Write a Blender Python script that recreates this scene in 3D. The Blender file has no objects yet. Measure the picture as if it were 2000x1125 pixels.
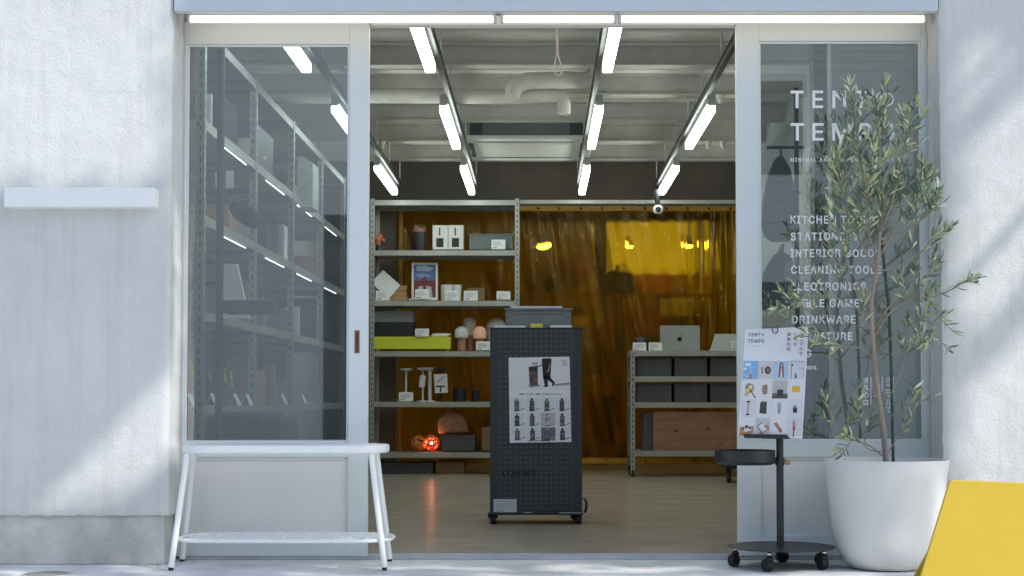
import bpy, math, random
from mathutils import Vector, Matrix, noise
R = math.radians
rnd = random.Random(7)
S = bpy.context.scene
COL = S.collection

# ------------------------------------------------------------------ camera, sky, sun, exposure
H = 0.705                                   # a crouching photographer
F = 2900.0                                  # focal length in pixels of the 2000 px wide photograph
TH = R(2.0)
CX = 1055.0
CYH = 775.0                                 # horizon row
CY = CYH - F * math.tan(TH)
cam = bpy.data.cameras.new("camera")
cam.sensor_width = 36
cam.lens = 36 * F / 2000
cam.shift_x = (1000 - CX) / 2000
cam.shift_y = (CY - 562.5) / 2000
cam.clip_end = 500
co = bpy.data.objects.new("camera", cam)
co.location = (0, 0, H)
co.rotation_euler = (R(90) + TH, 0, 0)
COL.objects.link(co)
S.camera = co

SUN = Vector((0.60, -0.45, 0.66)).normalized()   # towards the sun
w = bpy.data.worlds.new("World")
S.world = w
w.use_nodes = True
nt = w.node_tree
bg = nt.nodes["Background"]
sky = nt.nodes.new("ShaderNodeTexSky")
sky.sky_type = 'NISHITA'
sky.sun_disc = False
sky.sun_elevation = math.asin(SUN.z)
sky.sun_rotation = math.atan2(SUN.x, SUN.y)
nt.links.new(sky.outputs[0], bg.inputs[0])
bg.inputs[1].default_value = 0.15
sl = bpy.data.lights.new("sun", 'SUN')
sl.energy = 2.05
sl.angle = R(0.5)
sl.color = (1.0, 0.96, 0.91)
so = bpy.data.objects.new("sun", sl)
so.rotation_euler = SUN.to_track_quat('Z', 'Y').to_euler()
COL.objects.link(so)
S.view_settings.view_transform = 'Standard'
S.view_settings.look = 'None'
S.view_settings.gamma = 1
S.view_settings.exposure = 0.64
S.cycles.max_bounces = 10
S.cycles.transparent_max_bounces = 16
S.cycles.use_denoising = True
S.cycles.sample_clamp_indirect = 6

# ------------------------------------------------------------------ helpers
def ray(px, py):
    a = (px - CX) / F
    b = (CY - py) / F
    return Vector((a, math.cos(TH) - b * math.sin(TH), math.sin(TH) + b * math.cos(TH)))

def W(px, py, Y):
    d = ray(px, py)
    t = Y / d.y
    return Vector((0, 0, H)) + d * t

def XX(px, Y, py=560):
    return W(px, py, Y).x

def ZZ(py, Y):
    return W(1055, py, Y).z

class Plane:
    """a real plane in the scene; maps a photo pixel to the point it shows on that plane"""
    def __init__(s, p0, n):
        s.p0 = Vector(p0); s.n = Vector(n).normalized()
    def __call__(s, px, py, lift=0.0):
        d = ray(px, py); o = Vector((0, 0, H))
        t = (s.p0 + s.n * lift - o).dot(s.n) / d.dot(s.n)
        return o + d * t

def YPlane(Y):
    return Plane((0, Y, 0), (0, -1, 0))

class M:
    def __init__(s):
        s.v = []; s.f = []; s.c = []; s.mi = []
    def add(s, vs, fs, col=None, mi=0):
        n = len(s.v)
        s.v.extend(Vector(p) for p in vs)
        for f in fs:
            s.f.append(tuple(i + n for i in f)); s.c.append(col); s.mi.append(mi)
        return s
    def box(s, x0, x1, y0, y1, z0, z1, col=None, mi=0):
        if x0 > x1: x0, x1 = x1, x0
        if y0 > y1: y0, y1 = y1, y0
        if z0 > z1: z0, z1 = z1, z0
        vs = [(x, y, z) for z in (z0, z1) for y in (y0, y1) for x in (x0, x1)]
        return s.add(vs, [(0, 2, 3, 1), (4, 5, 7, 6), (0, 1, 5, 4), (2, 6, 7, 3), (0, 4, 6, 2), (1, 3, 7, 5)], col, mi)
    def pbox(s, px0, py0, px1, py1, Y, d, col=None, mi=0):
        """box whose front face at depth Y fills the given pixel rectangle, d metres deep"""
        a = W(px0, (py0 + py1) / 2, Y).x; b = W(px1, (py0 + py1) / 2, Y).x
        return s.box(a, b, Y, Y + d, ZZ(py1, Y), ZZ(py0, Y), col, mi)
    def cyl(s, p0, p1, r0, r1=None, seg=16, col=None, mi=0, caps=True):
        p0 = Vector(p0); p1 = Vector(p1); r1 = r0 if r1 is None else r1
        q = (p1 - p0).to_track_quat('Z', 'Y')
        vs = []
        for p, r in ((p0, r0), (p1, r1)):
            for i in range(seg):
                a = 2 * math.pi * i / seg
                vs.append(p + q @ Vector((r * math.cos(a), r * math.sin(a), 0)))
        fs = [(i, (i + 1) % seg, seg + (i + 1) % seg, seg + i) for i in range(seg)]
        if caps:
            fs += [tuple(range(seg - 1, -1, -1)), tuple(range(seg, 2 * seg))]
        return s.add(vs, fs, col, mi)
    def lathe(s, prof, cx, cy, cz=0, seg=40, col=None, mi=0, sx=1, sy=1):
        vs = []; fs = []
        for r, z in prof:
            for i in range(seg):
                a = 2 * math.pi * i / seg
                vs.append((cx + sx * r * math.cos(a), cy + sy * r * math.sin(a), cz + z))
        n = len(prof)
        for k in range(n - 1):
            for i in range(seg):
                j = (i + 1) % seg
                fs.append((k * seg + i, k * seg + j, (k + 1) * seg + j, (k + 1) * seg + i))
        if prof[0][0] > 1e-6: fs.append(tuple(range(seg - 1, -1, -1)))
        if prof[-1][0] > 1e-6: fs.append(tuple((n - 1) * seg + i for i in range(seg)))
        return s.add(vs, fs, col, mi)
    def tube(s, pts, r, seg=8, closed=False, col=None, mi=0):
        pts = [Vector(p) for p in pts]; n = len(pts)
        rs = r if isinstance(r, (list, tuple)) else [r] * n
        up = None; vs = []
        for i, p in enumerate(pts):
            a = pts[(i - 1) % n] if (closed or i > 0) else p
            b = pts[(i + 1) % n] if (closed or i < n - 1) else p
            t = (b - a).normalized()
            if up is None:
                up = t.orthogonal().normalized()
            up = (up - t * up.dot(t))
            up = up.normalized() if up.length > 1e-6 else t.orthogonal().normalized()
            bn = t.cross(up)
            for k in range(seg):
                an = 2 * math.pi * k / seg
                vs.append(p + (up * math.cos(an) + bn * math.sin(an)) * rs[i])
        fs = []
        for i in range(n if closed else n - 1):
            j = (i + 1) % n
            for k in range(seg):
                l = (k + 1) % seg
                fs.append((i * seg + k, i * seg + l, j * seg + l, j * seg + k))
        if not closed:
            fs += [tuple(range(seg - 1, -1, -1)), tuple((n - 1) * seg + k for k in range(seg))]
        return s.add(vs, fs, col, mi)
    def prism(s, poly, d, n=(0, -1, 0), col=None, mi=0):
        """polygon of 3-D points on its front, extruded d behind it (against n)"""
        n = Vector(n); k = len(poly)
        vs = [Vector(p) for p in poly] + [Vector(p) - n * d for p in poly]
        fs = [tuple(range(k)), tuple(range(2 * k - 1, k - 1, -1))]
        fs += [(i, k + i, k + (i + 1) % k, (i + 1) % k) for i in range(k)]
        return s.add(vs, fs, col, mi)
    # flat printing on a plane, in photo pixels
    def poly(s, mp, pts, col, lift=.001):
        s.add([mp(x, y, lift) for x, y in pts], [tuple(range(len(pts)))], col); return s
    def rect(s, mp, x0, y0, x1, y1, col, lift=.001):
        return s.poly(mp, [(x0, y0), (x1, y0), (x1, y1), (x0, y1)], col, lift)
    def ell(s, mp, cx, cy, rx, ry, col, lift=.001, n=14):
        return s.poly(mp, [(cx + rx * math.cos(2 * math.pi * i / n), cy + ry * math.sin(2 * math.pi * i / n)) for i in range(n)], col, lift)
    def line(s, mp, pts, wd, col, lift=.001):
        for (x0, y0), (x1, y1) in zip(pts, pts[1:]):
            l = math.hypot(x1 - x0, y1 - y0) or 1
            nx, ny = -(y1 - y0) / l * wd / 2, (x1 - x0) / l * wd / 2
            s.poly(mp, [(x0 + nx, y0 + ny), (x1 + nx, y1 + ny), (x1 - nx, y1 - ny), (x0 - nx, y0 - ny)], col, lift)
        return s

ORG = {}
def obj(name, m, mats, parent=None, bevel=0, smooth=False, org=None, seg=2, angle=40):
    me = bpy.data.meshes.new(name)
    if parent is not None:
        org = ORG[parent.name]
    elif org is None:
        xs = [p.x for p in m.v]; ys = [p.y for p in m.v]; zs = [p.z for p in m.v]
        org = Vector(((min(xs) + max(xs)) / 2, (min(ys) + max(ys)) / 2, min(zs)))
    org = Vector(org)
    me.from_pydata([p - org for p in m.v], [], m.f)
    if not isinstance(mats, (list, tuple)): mats = [mats]
    for mm in mats: me.materials.append(mm)
    for p, k in zip(me.polygons, m.mi):
        p.material_index = k
        p.use_smooth = smooth
    if any(c is not None for c in m.c):
        at = me.color_attributes.new("Col", 'FLOAT_COLOR', 'CORNER')
        for p, c in zip(me.polygons, m.c):
            c = c or (.5, .5, .5)
            for li in p.loop_indices: at.data[li].color = (*c, 1)
    if smooth:
        try: me.set_sharp_from_angle(angle=R(angle))
        except Exception: pass
    o = bpy.data.objects.new(name, me)
    COL.objects.link(o)
    ORG[o.name] = org
    if parent is not None: o.parent = parent
    else: o.location = org
    if bevel:
        b = o.modifiers.new("bevel", 'BEVEL'); b.width = bevel; b.segments = seg; b.limit_method = 'ANGLE'; b.angle_limit = R(35)
    return o

def tag(o, label, cat, group=None, kind='thing'):
    if label: o["label"] = label
    if cat: o["category"] = cat
    if group: o["group"] = group
    o["kind"] = kind
    return o

def thing(name, label, cat, loc, group=None):
    o = bpy.data.objects.new(name, None)
    o.location = loc; o.empty_display_size = .05
    COL.objects.link(o); ORG[o.name] = Vector(loc)
    return tag(o, label, cat, group)

def struct(name, m, mats, **k):
    o = obj(name, m, mats, **k); o["kind"] = "structure"; return o

def dup(root, delta, label):
    r = root.copy(); COL.objects.link(r); r.location = root.location + Vector(delta); r["label"] = label
    ORG[r.name] = ORG[root.name] + Vector(delta)
    for ch in list(root.children):
        c = ch.copy(); COL.objects.link(c); c.parent = r
        for g in ch.children:
            d = g.copy(); COL.objects.link(d); d.parent = c
    return r

def srgb(r, g, b):
    f = lambda c: (c / 255 / 12.92) if c / 255 <= .04045 else ((c / 255 + .055) / 1.055) ** 2.4
    return (f(r), f(g), f(b))

def mat(name, col, rough=.6, metal=0.0, var=.06, scale=6, bump=0.0, bscale=60, emit=0, ecol=None, spec=.5, rvar=0.08, dirt=0, trans=0, aniso=(1, 1, 1), bdist=.01):
    m = bpy.data.materials.new(name); m.use_nodes = True
    n = m.node_tree.nodes; l = m.node_tree.links
    b = n["Principled BSDF"]
    tc = n.new("ShaderNodeTexCoord"); mp = n.new("ShaderNodeMapping"); mp.inputs['Scale'].default_value = aniso
    l.new(tc.outputs['Object'], mp.inputs[0])
    nz = n.new("ShaderNodeTexNoise"); nz.inputs['Scale'].default_value = scale; nz.inputs['Detail'].default_value = 6; nz.inputs['Roughness'].default_value = .6
    l.new(mp.outputs[0], nz.inputs['Vector'])
    cr = n.new("ShaderNodeValToRGB"); e = cr.color_ramp.elements
    e[0].position = .3; e[1].position = .7
    e[0].color = (*[max(0, c * (1 - var)) for c in col], 1); e[1].color = (*[min(1, c * (1 + var)) for c in col], 1)
    l.new(nz.outputs['Fac'], cr.inputs[0])
    out = cr.outputs[0]
    if dirt:
        n2 = n.new("ShaderNodeTexNoise"); n2.inputs['Scale'].default_value = 2.3; n2.inputs['Detail'].default_value = 8; n2.inputs['Roughness'].default_value = .7
        l.new(mp.outputs[0], n2.inputs['Vector'])
        c2 = n.new("ShaderNodeValToRGB"); c2.color_ramp.elements[0].position = .45; c2.color_ramp.elements[1].position = .68
        l.new(n2.outputs['Fac'], c2.inputs[0])
        mx = n.new("ShaderNodeMix"); mx.data_type = 'RGBA'; mx.blend_type = 'MULTIPLY'
        ml = n.new("ShaderNodeMath"); ml.operation = 'MULTIPLY'; ml.inputs[1].default_value = dirt
        l.new(c2.outputs[0], ml.inputs[0]); l.new(ml.outputs[0], mx.inputs[0])
        l.new(out, mx.inputs[6]); mx.inputs[7].default_value = (.62, .6, .57, 1); out = mx.outputs[2]
    l.new(out, b.inputs['Base Color'])
    b.inputs['Metallic'].default_value = metal
    b.inputs['Specular IOR Level'].default_value = spec
    mr = n.new("ShaderNodeMapRange"); mr.inputs[3].default_value = max(.02, rough - rvar); mr.inputs[4].default_value = min(1, rough + rvar)
    l.new(nz.outputs['Fac'], mr.inputs[0]); l.new(mr.outputs[0], b.inputs['Roughness'])
    if bump:
        nb = n.new("ShaderNodeTexNoise"); nb.inputs['Scale'].default_value = bscale; nb.inputs['Detail'].default_value = 4
        l.new(mp.outputs[0], nb.inputs['Vector'])
        bp = n.new("ShaderNodeBump"); bp.inputs['Strength'].default_value = bump; bp.inputs['Distance'].default_value = bdist
        l.new(nb.outputs['Fac'], bp.inputs['Height']); l.new(bp.outputs[0], b.inputs['Normal'])
    if emit:
        b.inputs['Emission Color'].default_value = (*(ecol or col), 1); b.inputs['Emission Strength'].default_value = emit
    if trans:
        b.inputs['Transmission Weight'].default_value = trans
    return m

def attr_mat(name, rough=.6, trans=0, spec=.4):
    m = bpy.data.materials.new(name); m.use_nodes = True
    n = m.node_tree.nodes; l = m.node_tree.links; b = n["Principled BSDF"]
    a = n.new("ShaderNodeAttribute"); a.attribute_name = "Col"
    l.new(a.outputs['Color'], b.inputs['Base Color']); b.inputs['Roughness'].default_value = rough
    b.inputs['Specular IOR Level'].default_value = spec
    if trans:
        t = n.new("ShaderNodeBsdfTranslucent"); l.new(a.outputs['Color'], t.inputs['Color'])
        mx = n.new("ShaderNodeMixShader"); mx.inputs[0].default_value = trans
        l.new(b.outputs[0], mx.inputs[1]); l.new(t.outputs[0], mx.inputs[2]); l.new(mx.outputs[0], n["Material Output"].inputs['Surface'])
    return m

def glass_mat(name, tint=(.88, .92, .91), base=.19):
    m = bpy.data.materials.new(name); m.use_nodes = True
    n = m.node_tree.nodes; l = m.node_tree.links; n.remove(n["Principled BSDF"])
    t = n.new("ShaderNodeBsdfTransparent"); t.inputs[0].default_value = (*tint, 1)
    g = n.new("ShaderNodeBsdfGlossy"); g.inputs['Roughness'].default_value = 0.012
    df = n.new("ShaderNodeBsdfDiffuse"); df.inputs[0].default_value = (.75, .78, .8, 1)
    fr = n.new("ShaderNodeFresnel"); fr.inputs[0].default_value = 1.5
    ad = n.new("ShaderNodeMath"); ad.operation = 'MULTIPLY_ADD'; ad.inputs[1].default_value = 1.6; ad.inputs[2].default_value = base
    l.new(fr.outputs[0], ad.inputs[0])
    tc = n.new("ShaderNodeTexCoord"); nz = n.new("ShaderNodeTexNoise"); nz.inputs['Scale'].default_value = 3; nz.inputs['Detail'].default_value = 7
    l.new(tc.outputs['Object'], nz.inputs['Vector'])
    dm = n.new("ShaderNodeMath"); dm.operation = 'MULTIPLY'; dm.inputs[1].default_value = .07; l.new(nz.outputs['Fac'], dm.inputs[0])
    m0 = n.new("ShaderNodeMixShader"); l.new(dm.outputs[0], m0.inputs[0]); l.new(t.outputs[0], m0.inputs[1]); l.new(df.outputs[0], m0.inputs[2])
    mx = n.new("ShaderNodeMixShader"); l.new(ad.outputs[0], mx.inputs[0]); l.new(m0.outputs[0], mx.inputs[1]); l.new(g.outputs[0], mx.inputs[2])
    l.new(mx.outputs[0], n["Material Output"].inputs['Surface'])
    return m

_glyph = {}
try:                                        # Blender's own bundled interface typeface
    import os
    SANS = bpy.data.fonts.load(os.path.join(bpy.utils.system_resource('DATAFILES', path='fonts'), 'Inter.woff2'))
except Exception:
    SANS = None
def glyphs(s, bold=0.0, spacing=1.0, line=1.0):
    key = (s, bold, spacing, line)
    if key not in _glyph:
        c = bpy.data.curves.new("lettering_source", 'FONT'); c.body = s; c.space_character = spacing; c.offset = bold; c.space_line = line
        if SANS and all(ord(q) < 256 for q in s): c.font = SANS
        c.resolution_u = 3; c.align_x = 'LEFT'
        o = bpy.data.objects.new("lettering_source", c); COL.objects.link(o)
        dg = bpy.context.evaluated_depsgraph_get(); me = bpy.data.meshes.new_from_object(o.evaluated_get(dg))
        _glyph[key] = ([v.co.copy() for v in me.vertices], [tuple(p.vertices) for p in me.polygons])
        bpy.data.objects.remove(o); bpy.data.curves.remove(c); bpy.data.meshes.remove(me)
    return _glyph[key]

def text(m, mp, s, x0, y0, x1, y1, col=None, bold=0.0, spacing=1.0, line=1.0, lift=.001, skew=0.0, only_h=False):
    """lettering whose ink fills the pixel rectangle x0..x1, y0..y1 of the plane mp"""
    vs, fs = glyphs(s, bold, spacing, line)
    if not vs: return
    ax = min(v.x for v in vs); bx = max(v.x for v in vs); ay = min(v.y for v in vs); by = max(v.y for v in vs)
    kx = (x1 - x0) / max(1e-6, bx - ax); ky = (y1 - y0) / max(1e-6, by - ay)
    if only_h: kx = ky
    pts = []
    for v in vs:
        y = y1 - (v.y - ay) * ky
        pts.append(mp(x0 + (v.x - ax) * kx + skew * (y - y0), y, lift))
    # face order so that the normal looks at the camera
    m.add(pts, fs, col)

# ------------------------------------------------------------------ materials
def stucco_mat(name, col):
    m = mat(name, col, .85, var=.035, scale=1.6, spec=.25, dirt=.22)
    n = m.node_tree.nodes; l = m.node_tree.links; b = n["Principled BSDF"]
    tc = n.new("ShaderNodeTexCoord")
    a = n.new("ShaderNodeTexNoise"); a.inputs['Scale'].default_value = 95; a.inputs['Detail'].default_value = 5; a.inputs['Roughness'].default_value = .62
    v = n.new("ShaderNodeTexNoise"); v.inputs['Scale'].default_value = 16; v.inputs['Detail'].default_value = 6; v.inputs['Distortion'].default_value = .6
    l.new(tc.outputs['Object'], a.inputs['Vector']); l.new(tc.outputs['Object'], v.inputs['Vector'])
    r = n.new("ShaderNodeValToRGB"); r.color_ramp.elements[0].position = .36; r.color_ramp.elements[1].position = .56
    l.new(a.outputs['Fac'], r.inputs[0])
    ad = n.new("ShaderNodeMath"); ad.operation = 'MULTIPLY_ADD'; ad.inputs[1].default_value = .6
    hv = n.new("ShaderNodeMath"); hv.operation = 'MULTIPLY'; hv.inputs[1].default_value = .55; l.new(v.outputs['Fac'], hv.inputs[0]); l.new(r.outputs[0], ad.inputs[0]); l.new(hv.outputs[0], ad.inputs[2])
    ms = n.new("ShaderNodeMapping"); ms.inputs['Scale'].default_value = (9, 9, .55); l.new(tc.outputs['Object'], ms.inputs[0])
    sn = n.new("ShaderNodeTexNoise"); sn.inputs['Scale'].default_value = 1.6; sn.inputs['Detail'].default_value = 7; sn.inputs['Roughness'].default_value = .65; l.new(ms.outputs[0], sn.inputs['Vector'])
    sr = n.new("ShaderNodeValToRGB"); sr.color_ramp.elements[0].position = .50; sr.color_ramp.elements[1].position = .78; l.new(sn.outputs['Fac'], sr.inputs[0])
    sm = n.new("ShaderNodeMix"); sm.data_type = 'RGBA'; sm.blend_type = 'MULTIPLY'; sm.inputs[7].default_value = (.74, .70, .66, 1)
    sk = n.new("ShaderNodeMath"); sk.operation = 'MULTIPLY'; sk.inputs[1].default_value = .5; l.new(sr.outputs[0], sk.inputs[0]); l.new(sk.outputs[0], sm.inputs[0])
    old = b.inputs['Base Color'].links[0].from_socket; l.new(old, sm.inputs[6]); l.new(sm.outputs[2], b.inputs['Base Color'])
    bp = n.new("ShaderNodeBump"); bp.inputs['Strength'].default_value = .34; bp.inputs['Distance'].default_value = .005
    l.new(ad.outputs[0], bp.inputs['Height']); l.new(bp.outputs[0], b.inputs['Normal'])
    return m

STUCCO = stucco_mat("white_stucco", (.675, .685, .662))
PLINTH = mat("plinth_concrete", (.58, .58, .54), .85, var=.2, scale=4, bump=.35, bscale=30, dirt=.7)
GROUND = mat("pale_concrete", (.70, .70, .69), .85, var=.16, scale=5, bump=.35, bscale=45, dirt=.6)
ASPHALT = mat("pale_bounce_asphalt", (.24, .24, .235), .9, var=.25, scale=30, bump=.3, bscale=200)  # unseen road, made paler so that more light bounces onto the shopfront
FRAME = mat("white_painted_timber", (.69, .74, .725), .5, var=.02, scale=3, bump=.06, bscale=120)
PANEL = mat("painted_panel", (.79, .785, .75), .55, var=.03, scale=4, bump=.08, bscale=90)
LINTEL = mat("painted_lintel", (.58, .63, .66), .45, var=.03, scale=4, bump=.05, bscale=60)
GLASS = glass_mat("window_glass")
VINYL = mat("white_vinyl", (.90, .91, .91), .45, var=.02)
WARM = mat("warm_tube", (1, .95, .88), .4, emit=1.55, ecol=(1, .76, .54), var=0)
LED = mat("cool_diffuser", (.9, 1, .97), .4, emit=9.0, ecol=(.90, 1, .95), var=0)
STRIP = mat("shelf_strip_light", (.9, 1, .97), .4, emit=3.0, ecol=(.88, 1, .97), var=0)
WHITEM = mat("white_powder_coat", (.88, .90, .87), .38, var=.02, scale=4, bump=.04, bscale=150)
STEEL = mat("grey_shelf_steel", (.40, .40, .37), .42, metal=.35, var=.10, scale=9)
SLOT = mat("slot_shadow_steel", (.03, .03, .03), .8, var=.1)
RAIL = mat("dark_metal_rail", (.10, .10, .10), .35, metal=.6, var=.15)
BLACK = mat("black_powder_coat", (.018, .02, .022), .45, var=.15, scale=12, bump=.06, bscale=300)
RUBBER = mat("black_rubber", (.012, .012, .013), .6, var=.2)
CHROME = mat("bright_metal", (.6, .6, .6), .25, metal=1, var=.06)
BRASS = mat("worn_brass", (.33, .17, .09), .4, metal=.5, var=.2, scale=20)
WOOD = mat("pale_wood", (.45, .27, .13), .5, var=.25, scale=5, aniso=(1, 6, 6), bump=.1)
PINE = mat("reddish_pine", (.33, .17, .10), .55, var=.28, scale=2.2, aniso=(1, 5, 7), bump=.1)
FLOOR = mat("beige_vinyl_floor", (.40, .35, .285), .24, var=.06, scale=3, aniso=(1, 1.6, 1), bump=.012, bscale=60, rvar=.08)
CEIL = mat("painted_ceiling", (.64, .62, .57), .8, var=.10, scale=2, bump=.25, bscale=35, dirt=.35)
BEAM = mat("painted_steel_beam", (.50, .485, .445), .6, var=.10, scale=5, dirt=.3)
INWALL = mat("dark_inner_wall", (.15, .128, .105), .8, var=.15, scale=2, bump=.15)
PALEWALL = mat("pale_inner_wall", (.47, .47, .45), .75, var=.06, scale=2, bump=.1)
DUCT = mat("duct_wrap", (.46, .44, .40), .7, var=.10, scale=7, bump=.3, bscale=18)
PAPER = mat("white_paper", (.74, .75, .76), .6, var=.02)
PRINT = attr_mat("printed_ink")
GREY = mat("grey_plastic", (.20, .215, .225), .45, var=.06, scale=10)
DGREY = mat("dark_grey_plastic", (.085, .09, .095), .5, var=.1)
WPLASTIC = mat("white_plastic", (.72, .73, .71), .4, var=.03)
ALU = mat("brushed_aluminium", (.46, .48, .47), .38, metal=.45, var=.03)
LIME = mat("lime_plastic", (.60, .63, .03), .45, var=.04)
YELLOW = mat("yellow_panel", (.62, .43, .035), .5, var=.03, scale=3, bump=.05, bscale=150)
YSTICK = mat("yellow_sticker", (.75, .66, .10), .5, var=.05)
POTM = mat("white_pot", (.70, .70, .66), .48, var=.04, scale=5, bump=.05, bscale=90)
SOIL = mat("soil", (.05, .035, .025), .95, var=.4, scale=40, bump=.8, bscale=80)
BARK = mat("olive_bark", (.30, .25, .19), .85, var=.25, scale=20, bump=.4, bscale=50, aniso=(1, 1, .25))
STAKE = mat("green_stake", (.03, .075, .045), .5, var=.2, scale=20)
LEAF = attr_mat("olive_leaf", .42, .34, .6)
TLEAF = mat("shade_tree_leaf", (.05, .09, .03), .6, var=.3)
CORD = mat("cotton_rope", (.62, .54, .46), .8, var=.1, scale=60)
OPPW = mat("pale_render", (.80, .77, .70), .85, var=.05, scale=1, bump=.1)
DWIN = mat("dark_window_glass", (.03, .035, .04), .08, var=.1)
LEATHER = mat("brown_leather", (.10, .055, .035), .5, var=.25, scale=14, bump=.15, bscale=120)
CLOTH = mat("charcoal_cloth", (.030, .030, .032), .9, var=.2, scale=40, bump=.25, bscale=250)
ORANGE = mat("orange_plastic", (.62, .18, .02), .4, var=.08)
REDP = mat("red_plastic", (.75, .08, .04), .35, var=.08, emit=.10, ecol=(1, .10, .04))
BULB = mat("lit_bulb", (1, .8, .6), .3, emit=30, ecol=(1, .50, .24), var=0)
CORAL = mat("coral_plastic", (.50, .14, .08), .5, var=.1)
TAN = mat("tan_paper", (.36, .20, .12), .7, var=.12, scale=8, bump=.3, bscale=25)
COPPER = mat("pinkish_wood", (.42, .21, .15), .5, var=.1)
ROOMW = mat("back_room_plaster", (.60, .52, .38), .8, var=.08, scale=2)
CARTON = mat("brown_carton", (.24, .15, .08), .75, var=.08)
ORCARTON = mat("orange_carton", (.34, .14, .06), .7, var=.08)
PEND = mat("pendant_glow", (1, .9, .6), .4, emit=50, ecol=(1, .82, .42), var=0)
BOARD = mat("lit_white_board", (.8, .78, .6), .4, emit=.21, ecol=(1, .95, .42), var=.05)

# curtain: amber reinforced pvc
def curtain_mat():
    m = bpy.data.materials.new("amber_pvc"); m.use_nodes = True
    n = m.node_tree.nodes; l = m.node_tree.links; n.remove(n["Principled BSDF"])
    tc = n.new("ShaderNodeTexCoord"); sx = n.new("ShaderNodeSeparateXYZ"); l.new(tc.outputs['Object'], sx.inputs[0])
    def grid(o):
        a = n.new("ShaderNodeMath"); a.operation = 'MULTIPLY'; a.inputs[1].default_value = 45; l.new(o, a.inputs[0])
        b = n.new("ShaderNodeMath"); b.operation = 'FRACT'; l.new(a.outputs[0], b.inputs[0])
        c = n.new("ShaderNodeMath"); c.operation = 'LESS_THAN'; c.inputs[1].default_value = .22; l.new(b.outputs[0], c.inputs[0])
        return c.outputs[0]
    mxm = n.new("ShaderNodeMath"); mxm.operation = 'MAXIMUM'; l.new(grid(sx.outputs[0]), mxm.inputs[0]); l.new(grid(sx.outputs[2]), mxm.inputs[1])
    t = n.new("ShaderNodeBsdfTransparent"); t.inputs[0].default_value = (.90, .60, .02, 1)
    d = n.new("ShaderNodeBsdfTranslucent"); d.inputs[0].default_value = (.50, .28, .02, 1)
    d2 = n.new("ShaderNodeBsdfDiffuse"); d2.inputs[0].default_value = (.24, .12, .008, 1)
    g = n.new("ShaderNodeBsdfGlossy"); g.inputs[0].default_value = (1, .8, .4, 1); g.inputs[1].default_value = .10
    nz = n.new("ShaderNodeTexNoise"); nz.inputs['Scale'].default_value = 24; l.new(tc.outputs['Object'], nz.inputs['Vector'])
    bp = n.new("ShaderNodeBump"); bp.inputs['Strength'].default_value = .35; bp.inputs['Distance'].default_value = .02; l.new(nz.outputs['Fac'], bp.inputs['Height'])
    l.new(bp.outputs[0], g.inputs['Normal'])
    dm = n.new("ShaderNodeMixShader"); dm.inputs[0].default_value = .5; l.new(d.outputs[0], dm.inputs[1]); l.new(d2.outputs[0], dm.inputs[2])
    mr = n.new("ShaderNodeMapRange"); mr.inputs[3].default_value = .10; mr.inputs[4].default_value = .36; l.new(mxm.outputs[0], mr.inputs[0])
    m1 = n.new("ShaderNodeMixShader"); rf = n.new("ShaderNodeBsdfRefraction"); rf.inputs['Color'].default_value = (.90, .60, .02, 1); rf.inputs['IOR'].default_value = 1.12; rf.inputs['Roughness'].default_value = .28; m0 = n.new("ShaderNodeMixShader"); m0.inputs[0].default_value = .6; l.new(t.outputs[0], m0.inputs[1]); l.new(rf.outputs[0], m0.inputs[2])
    l.new(mr.outputs[0], m1.inputs[0]); l.new(m0.outputs[0], m1.inputs[1]); l.new(dm.outputs[0], m1.inputs[2])
    m2 = n.new("ShaderNodeMixShader"); m2.inputs[0].default_value = .03; l.new(m1.outputs[0], m2.inputs[1]); l.new(g.outputs[0], m2.inputs[2])
    l.new(m2.outputs[0], n["Material Output"].inputs['Surface'])
    return m
CURT = curtain_mat()
HEM = mat("amber_hem", (.50, .23, .015), .4, var=.12, scale=12)

# ------------------------------------------------------------------ setting
YW, YD = 6.25, 6.46
XL = XX(332, YW); XR = XX(1840, YW)
ZLB = ZZ(23, YW)                              # underside of the lintel
m = M().box(-40, 40, -3.0, 6.50, -.20, 0)
struct("ground", m, GROUND)
m = M().box(-60, 60, -60, -3.0, -.30, -.12)
struct("road", m, ASPHALT)
m = M().box(-2.6, 2.6, 6.56, 17.4, -.05, .015)
struct("floor", m, FLOOR)
ZC = 2.95
m = M().box(-2.6, 2.6, 6.62, 17.4, ZC, ZC + .12)
struct("ceiling", m, CEIL)

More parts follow.
